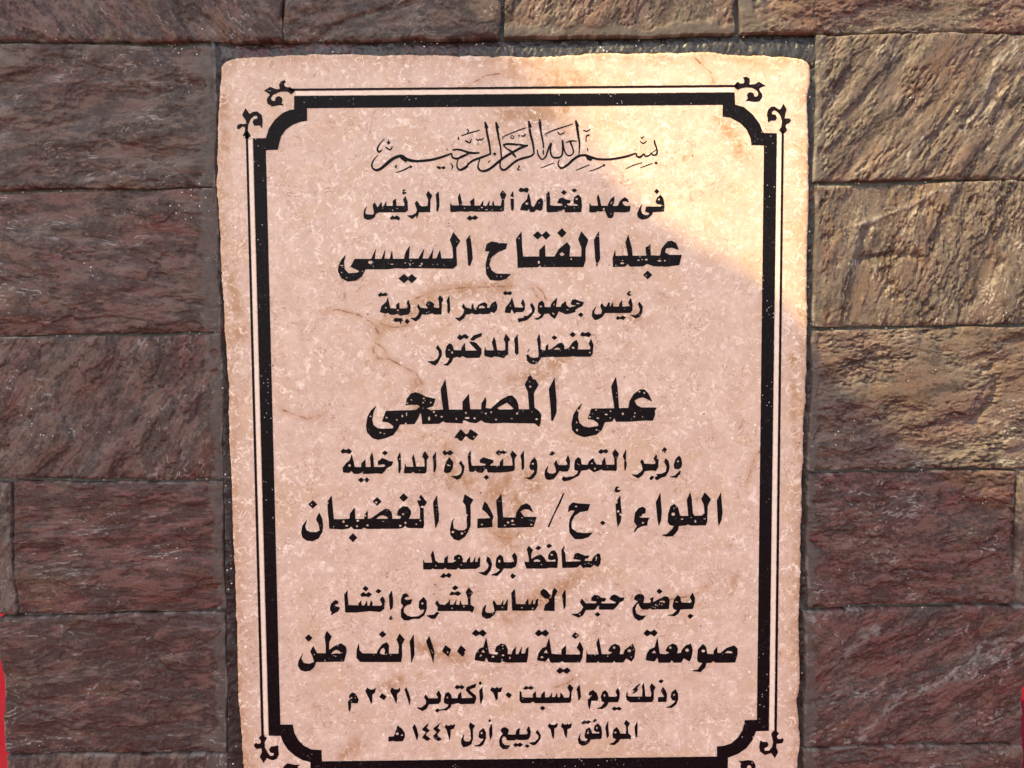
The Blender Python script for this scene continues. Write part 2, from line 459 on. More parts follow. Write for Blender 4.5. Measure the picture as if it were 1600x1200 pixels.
# --- right column, its upper blocks toned lighter to paint in the sun
stone([(1280, 53), (1640, 47), (1640, 276), (1275, 283)], 52, 31, tone0=0.50, fs=0.60, ripple=1.5, red=0.02, rust=0.35, smear=('L', 0.009), relief=1.0, along=3.4, streaks=[([(1598, 48), (1560, 95), (1545, 130), (1535, 170), (1505, 200)], 3.0, 1.0), ([(1450, 205), (1420, 240), (1418, 275)], 2.0, 0.9)], cracks=[([(1560, 95), (1545, 130), (1535, 170), (1505, 200)], -0.0015, 5), ([(1495, 165), (1470, 205), (1455, 225)], 0.003, 6)],  # first streak paints the bright ledge line pale
      label='grey slate block with deep slanting ridges')
stone([(1277, 289), (1640, 280), (1640, 507), (1274, 510)], 74, 32, tone0=0.50, fs=0.60, ripple=1.5, red=0.05, rust=0.60, smear=('L', 0.008), relief=1.35, along=3.0, streaks=[([(1340, 352), (1375, 340), (1430, 318), (1465, 297), (1490, 297)], 2.5, 1.0)],
      cracks=[([(1340, 352), (1375, 340), (1430, 318), (1465, 297)], -0.0016, 5), ([(1355, 402), (1400, 398), (1435, 399)], 0.005, 7)])
stone([(1273, 516), (1640, 510), (1640, 732), (1265, 735)], 5, 33, tone0=0.45, fs=0.60, ripple=1.4, red=0.18, rust=0.60, smear=('L', 0.010), relief=1.3, along=3.0,
      cracks=[([(1530, 660), (1556, 628), (1562, 600), (1553, 570)], 0.004, 7)])
stone([(1264, 741), (1590, 736), (1588, 944), (1264, 951)], 4, 34, fs=0.80, ripple=1.0, red=0.85, rust=0.35, smear=('L', 0.014), relief=1.2, along=2.5)
stone([(1260, 956), (1607, 949), (1602, 1164), (1260, 1167)], 26, 35, fs=0.80, ripple=1.0, red=0.85, rust=0.15, smear=('L', 0.014), relief=1.1, along=2.8, streaks=[([(1350, 1150), (1400, 1100), (1480, 1065), (1550, 1015), (1600, 995)], 7.0, 0.7), ([(1310, 1040), (1345, 1005), (1370, 985)], 5.0, 0.6)], label='dark purple slate block with a pale diagonal streak')
stone([(1258, 1173), (1600, 1168), (1596, 1400), (1256, 1402)], 5, 36, fs=0.80, ripple=1.0, red=0.85, rust=0.15, smear=('L', 0.014), relief=1.1)
stone([(1594, 736), (1630, 735), (1628, 944), (1592, 944)], 85, 37, red=0.15, rust=0.0, relief=0.6, tone0=0.5)
# --- courses under the frame
stone([(356, 1290), (800, 1290), (800, 1440), (356, 1440)], 5, 41, red=0.4)
stone([(804, 1290), (1254, 1290), (1254, 1440), (804, 1440)], 5, 42, red=0.4)

# core of the pillar: mortar bed behind the blocks
def box(x0, x1, y0, y1, z0, z1):
    v = [(x, y, z) for x in (x0, x1) for y in (y0, y1) for z in (z0, z1)]
    f = [(0, 1, 3, 2), (4, 6, 7, 5), (0, 4, 5, 1), (2, 3, 7, 6), (0, 2, 6, 4), (1, 5, 7, 3)]
    return np.array(v, float), f
zs = float(wall(800, 960)[2])
v1, f1 = box(-0.555, 0.555, 0.0125, 0.60, zs, 1.95)
v2, f2 = box(-0.526, 0.530, 0.0125, 0.60, 0.0, zs - 0.003)
build('mortar_core', np.concatenate([v1, v2]), f1 + [tuple(i + 8 for i in q) for q in f2], M_CEMENT, pillar)

def strip(name, A, B, mat, depth_a, depth_b, crown, seed, red=None, rough=0.0006, nu=600, nv=14, back=0.03):
    """bead between two pixel polylines A and B"""
    rng = np.random.default_rng(seed)
    def samp(P, n):
        P = np.array(P, float); d = np.r_[0, np.cumsum(np.hypot(*np.diff(P, axis=0).T))]
        t = np.linspace(0, d[-1], n)
        return np.stack([np.interp(t, d, P[:, 0]), np.interp(t, d, P[:, 1])], -1)
    a, b = samp(A, nu), samp(B, nu)
    s = np.linspace(0, 1, nv)[None, :, None]
    px = a[:, None] * (1 - s) + b[:, None] * s
    px = px + noise1(nu, rng, 30)[:, None, None] * 0.8 * np.sin(np.pi * s) 
    V = wall(px[..., 0], px[..., 1])
    s2 = s[..., 0]
    n2 = spec(nu, nv, 0.001, 0, 1, 0.012, 2.0, rng)
    n3 = spec(nu, nv, 0.001, 0, 1, 0.004, 1.6, rng)
    V[..., 1] = depth_a * (1 - s2) + depth_b * s2 - crown * np.sin(np.pi * s2) * (1 + 0.2 * noise1(nu, rng, 80)[:, None]) - rough * 0.6 * n2 - rough * 0.3 * n3
    rd = np.zeros((nu, nv))
    if red is not None:
        for c, w, k in red: rd = np.maximum(rd, k * np.exp(-(((np.linspace(0, 1, nu) - c) / w) ** 2))[:, None] * smooth01(-1.2, 0.6, n2))
    Vp = np.pad(V, ((1, 1), (1, 1), (0, 0)), mode='edge')
    m = np.zeros(Vp.shape[:2], bool); m[0] = m[-1] = True; m[:, 0] = m[:, -1] = True
    Vp[m, 1] = back
    return build(name, Vp.reshape(-1, 3), grid_faces(nu + 2, nv + 2)[:, ::-1], mat, pillar, {'red': np.pad(rd, 1, mode='edge')}, smooth=True)

strip('sealant_bead', [(322, 64), (440, 63), (600, 60), (790, 58), (1000, 55), (1160, 50), (1284, 48)],
      [(330, 100), (440, 92), (600, 92), (790, 94), (1000, 90), (1160, 92), (1284, 102)], M_SEAL, 0.011, 0.009, 0.0025, 51,
      red=[(0.10, 0.10, 1.0), (0.2, 0.05, 0.7), (0.38, 0.10, 0.5)], nv=22)
strip('sealant_bead', [(328, 60), (326, 200), (330, 300), (338, 420), (342, 520), (346, 640), (348, 750), (350, 850), (352, 960), (354, 1080), (356, 1290)],
      [(356, 92), (346, 200), (346, 300), (352, 420), (356, 520), (362, 640), (366, 750), (370, 850), (374, 960), (378, 1080), (392, 1290)], M_SEAL, 0.0035, 0.013, 0.0012, 52,
      red=[(0.36, 0.02, 0.8), (0.20, 0.02, 0.7)])
strip('sealant_bead', [(1256, 80), (1258, 300), (1254, 520), (1248, 700), (1244, 900), (1240, 1100), (1238, 1290)],
      [(1287, 50), (1283, 300), (1280, 520), (1270, 700), (1268, 900), (1264, 1100), (1262, 1290)], M_SEAL, 0.016, 0.0075, 0.0004, 53,
      red=[(0.19, 0.015, 0.9), (0.52, 0.02, 0.6)])

# ------------------------------------------------------------ marble plaque
plaque = empty('commemorative_plaque', tuple(wall(808, 1262, 0.01)), 'beige marble plaque with black Arabic lettering inside a black ornamental border', 'plaque')

TOPC = [(349, 99), (356, 93), (366, 90), (392, 89), (430, 86), (475, 84), (520, 83), (560, 83), (600, 85), (700, 85), (800, 87), (860, 87), (900, 85), (930, 82), (1000, 82), (1060, 81), (1100, 79), (1150, 84), (1200, 86), (1235, 87), (1252, 91), (1262, 96)]
BOTC = [(388, 1262), (700, 1263), (1000, 1261), (1246, 1260)]
LEFC = [(349, 99), (344, 106), (345, 120), (341, 150), (339, 200), (338, 280), (340, 340), (343, 390), (345, 440), (349, 500), (353, 560), (355, 600), (355, 640), (357, 690), (359, 740), (361, 800), (363, 860), (366, 900), (367, 940), (369, 1000), (370, 1060), (372, 1110), (376, 1160), (380, 1200), (388, 1262)]
RIGC = [(1262, 96), (1267, 104), (1267, 130), (1262, 150), (1264, 200), (1266, 300), (1263, 400), (1262, 520), (1260, 600), (1257, 680), (1255, 740), (1253, 850), (1252, 900), (1250, 960), (1251, 1040), (1250, 1080), (1246, 1098), (1250, 1130), (1251, 1160), (1247, 1190), (1247, 1220), (1246, 1260)]
rng = np.random.default_rng(5)
def curve(P, t, axis, amp, seed):
    r = np.random.default_rng(seed)
    P = np.array(P, float)
    d = np.r_[0, np.cumsum(np.hypot(*np.diff(P, axis=0).T))]; d /= d[-1]
    c = np.stack([np.interp(t, d, P[:, 0]), np.interp(t, d, P[:, 1])], -1)
    n = noise1(2048, r, 90) * 0.55 + noise1(2048, r, 9) * 0.28 + 1.1 * smooth01(1.1, 2.0, noise1(2048, r, 26))
    n = np.interp(t, np.linspace(0, 1, 2048), n) * np.minimum(1, 40 * np.minimum(t, 1 - t))
    c[:, axis] += amp * n
    return c
nxp, nyp = 420, 540
sp = np.r_[0, 0, 0.0008, 0.0022, 0.0045, np.linspace(0.0075, 0.9925, nxp), 0.9955, 0.9978, 0.9992, 1, 1]
tp = np.r_[0, 0, 0.0006, 0.0017, 0.0035, np.linspace(0.006, 0.994, nyp), 0.9965, 0.9983, 0.9994, 1, 1]
Tc, Bc = curve(TOPC, sp, 1, 1.0, 1), curve(BOTC, sp, 1, 1.4, 2)
Lc, Rc = curve(LEFC, tp, 0, 1.0, 3), curve(RIGC, tp, 0, 1.0, 4)
s_, t_ = sp[None, :, None], tp[:, None, None]
C = (1 - s_) * Lc[:, None] + s_ * Rc[:, None] + (1 - t_) * Tc[None] + t_ * Bc[None] \
    - ((1 - s_) * (1 - t_) * Tc[0] + s_ * (1 - t_) * Tc[-1] + (1 - s_) * t_ * Bc[0] + s_ * t_ * Bc[-1])
SX, SY = C[..., 0], C[..., 1]
V = wall(SX, SY)
prof = {0: 0.024, 1: 0.0045, 2: 0.0022, 3: 0.0008, 4: 0.0002}
dep = np.zeros(SX.shape)
for k, dv in prof.items():
    for sl in ((k, slice(None)), (-1 - k, slice(None)), (slice(None), k), (slice(None), -1 - k)):
        dep[sl] = np.maximum(dep[sl], dv)
V[..., 1] = dep
def dist_to(polys, X, Y):
    d = np.full(X.shape, 1e9)
    for P in polys:
        for (ax, ay), (bx, by) in zip(P[:-1], P[1:]):
            ux, uy = bx - ax, by - ay; l2 = ux * ux + uy * uy + 1e-9
            t = np.clip(((X - ax) * ux + (Y - ay) * uy) / l2, 0, 1)
            d = np.minimum(d, np.hypot(X - ax - t * ux, Y - ay - t * uy))
    return d
VEINS = [[(500, 487), (530, 484), (560, 492), (583, 505), (592, 522), (587, 535), (600, 545), (606, 560), (630, 573), (650, 583), (660, 600)],
         [(592, 505), (615, 512), (640, 508)], [(587, 535), (583, 548), (590, 560), (606, 562)],
         [(640, 470), (680, 455), (720, 450), (770, 448), (800, 447)],
         [(838, 448), (848, 456), (853, 468), (866, 472)], [(833, 450), (838, 463), (848, 470)],
         [(770, 832), (785, 842), (805, 840), (812, 832)],
         [(720, 10 + 130), (760, 118), (800, 112)], [(1085, 90), (1112, 115), (1115, 130)],
         [(440, 640), (480, 655), (505, 648)], [(1000, 955), (1030, 940), (1085, 930), (1105, 915)],
         [(865, 1075), (885, 1068), (905, 1055)], [(1195, 700), (1180, 712), (1165, 760)]]
STAINS = [([(590, 512), (620, 500), (660, 470), (720, 452), (790, 447)], 14), ([(800, 100), (850, 120), (900, 130)], 22), ([(880, 170), (830, 180), (790, 175)], 20),
          ([(805, 595), (850, 580), (880, 560)], 14), ([(650, 600), (655, 640)], 12), ([(770, 770), (800, 790), (830, 760)], 22), ([(690, 745), (760, 760), (820, 745)], 16),
          ([(765, 820), (800, 848)], 14), ([(355, 420), (365, 470), (375, 520)], 16), ([(348, 150), (352, 230)], 12), ([(700, 700), (712, 760)], 10),
          ([(1125, 190), (1150, 215), (1160, 240)], 14), ([(960, 480), (1000, 500)], 12), ([(600, 1075), (625, 1062)], 10), ([(1150, 905), (1140, 925)], 8),
          ([(790, 960), (860, 930), (900, 900)], 16), ([(660, 1010), (720, 1030)], 14), ([(540, 1180), (560, 1165)], 14), ([(1240, 560), (1245, 700)], 10), ([(375, 1080), (380, 1200)], 9)]
vd = dist_to(VEINS, SX, SY) * 0.667
st = np.zeros(SX.shape)
for P, w in STAINS:
    st = np.maximum(st, np.exp(-(dist_to([P], SX, SY) / w) ** 2))
rim = np.minimum(np.minimum(SX - Lc[:, :1], Rc[:, :1] - SX), SY - Tc[None, :, 1])
st = np.maximum(st, 0.8 * np.exp(-(np.clip(rim, 0, None) / 18.0) ** 2))
build('slab', V.reshape(-1, 3), grid_faces(*SX.shape), M_MARBLE, plaque, {'stain': st, 'vein': vd, 'pale': st * 0}, smooth=True)

# ------------------------------------------------------------ painted lettering: polygons and pen strokes, contoured to sheets
RES = 4.0      # raster cells per photo pixel
def catmull(P, n=8):
    P = np.array(P, float)
    if len(P) < 3: 
        t = np.linspace(0, 1, n + 1)[:, None]; return P[0] * (1 - t) + P[-1] * t
    Q = np.vstack([2 * P[0] - P[1], P, 2 * P[-1] - P[-2]])
    out = []
    for i in range(1, len(Q) - 2):
        p0, p1, p2, p3 = Q[i - 1:i + 3]
        for t in np.arange(n) / n:
            out.append(0.5 * (2 * p1 + (p2 - p0) * t + (2 * p0 - 5 * p1 + 4 * p2 - p3) * t ** 2 + (3 * p1 - p0 - 3 * p2 + p3) * t ** 3))
    out.append(P[-1])
    out = np.array(out); 
    if out.shape[1] > 2: out[:, 2] = np.maximum(out[:, 2], 0.3)
    return out

class Raster:
    def __init__(s, x0, y0, x1, y1):
        s.x0, s.y0 = x0, y0
        s.nx, s.ny = int((x1 - x0) * RES) + 1, int((y1 - y0) * RES) + 1
        s.a = np.zeros((s.ny, s.nx), bool)
    def win(s, xa, ya, xb, yb):
        i0, i1 = max(0, int((xa - s.x0) * RES) - 2), min(s.nx, int((xb - s.x0) * RES) + 3)
        j0, j1 = max(0, int((ya - s.y0) * RES) - 2), min(s.ny, int((yb - s.y0) * RES) + 3)
        X, Y = np.meshgrid(s.x0 + np.arange(i0, i1) / RES, s.y0 + np.arange(j0, j1) / RES)
        return (slice(j0, j1), slice(i0, i1)), X, Y
    def poly(s, P, val=True):
        P = np.array(P, float)
        w, X, Y = s.win(P[:, 0].min(), P[:, 1].min(), P[:, 0].max(), P[:, 1].max())
        if X.size == 0: return
        ins = np.zeros(X.shape, bool)
        for (ax, ay), (bx, by) in zip(P, np.roll(P, -1, 0)):
            if ay == by: continue
            ins ^= ((ay > Y) != (by > Y)) & (X < (bx - ax) * (Y - ay) / (by - ay) + ax)
        s.a[w] = (s.a[w] | ins) if val else (s.a[w] & ~ins)
    def ell(s, cx, cy, rx, ry, val):
        w, X, Y = s.win(cx - rx, cy - ry, cx + rx, cy + ry)
        ins = ((X - cx) / rx) ** 2 + ((Y - cy) / ry) ** 2 < 1
        s.a[w] = (s.a[w] | ins) if val else (s.a[w] & ~ins)
    def stroke(s, P, val=True):
        P = catmull(P)
        for (ax, ay, aw), (bx, by, bw) in zip(P[:-1], P[1:]):
            m = max(aw, bw) / 2
            w, X, Y = s.win(min(ax, bx) - m, min(ay, by) - m, max(ax, bx) + m, max(ay, by) + m)
            ux, uy = bx - ax, by - ay; l2 = ux * ux + uy * uy + 1e-9
            t = np.clip(((X - ax) * ux + (Y - ay) * uy) / l2, 0, 1)
            ins = np.hypot(X - ax - t * ux, Y - ay - t * uy) < (aw * (1 - t) + bw * t) / 2
            s.a[w] = (s.a[w] | ins) if val else (s.a[w] & ~ins)
    def mesh(s, name, mat, depth, seed, edge=0.16, blur=1, parent=None, grow=0):
        rng = np.random.default_rng(seed)
        m = s.a
        for k in range(grow):                            # paint spreads a little past the traced outline
            n = m.copy()
            for dy, dx in ((0, 1), (0, -1), (1, 0), (-1, 0)): n |= np.roll(m, (dy, dx), (0, 1))
            m = n
        f = m.astype(np.float32)
        for _ in range(blur * 2):
            for ax in (0, 1):
                f = 0.5 * f + 0.25 * (np.roll(f, 1, ax) + np.roll(f, -1, ax))
        n = spec(s.ny, s.nx, 1.0, 0, 1, 7, 2.0, rng) * 0.5 + spec(s.ny, s.nx, 1.0, 0, 1, 3, 1.4, rng) * 0.5
        v = f - 0.5 + edge * 0.5 * np.clip(n, -1.8, 1.8) * ((f > 0.02) & (f < 0.98))
        v[0] = v[-1] = -0.5; v[:, 0] = v[:, -1] = -0.5
        ins = v > 0
        c = ins[:-1, :-1] * 1 + ins[:-1, 1:] * 2 + ins[1:, 1:] * 4 + ins[1:, :-1] * 8     # a b / d c
        V, Fc = [], []
        nv = 0
        full = c == 15                                   # merge inner cells into horizontal runs
        for j in np.nonzero(full.any(1))[0]:
            r = np.diff(np.r_[0, full[j].astype(np.int8), 0])
            st, en = np.nonzero(r == 1)[0], np.nonzero(r == -1)[0]
            for a, b in zip(st, en):
                V += [(a, j), (a, j + 1), (b, j + 1), (b, j)]
                Fc.append((nv, nv + 1, nv + 2, nv + 3)); nv += 4
        js, is_ = np.nonzero((c > 0) & (c < 15))
        for j, i in zip(js.tolist(), is_.tolist()):
            vals = (v[j, i], v[j, i + 1], v[j + 1, i + 1], v[j + 1, i])
            pts = ((i, j), (i + 1, j), (i + 1, j + 1), (i, j + 1))
            P = []
            for k in range(4):
                a, b = vals[k], vals[(k + 1) % 4]
                pa, pb = pts[k], pts[(k + 1) % 4]
                if a > 0: P.append(pa)
                if (a > 0) != (b > 0):
                    t = a / (a - b); P.append((pa[0] + (pb[0] - pa[0]) * t, pa[1] + (pb[1] - pa[1]) * t))
            V += P; Fc.append(tuple(range(nv + len(P) - 1, nv - 1, -1))); nv += len(P)
        if not V: return None
        V = np.array(V, float)
        W = wall(s.x0 + V[:, 0] / RES, s.y0 + V[:, 1] / RES, depth)
        return build(name, W, Fc, mat, parent or plaque)

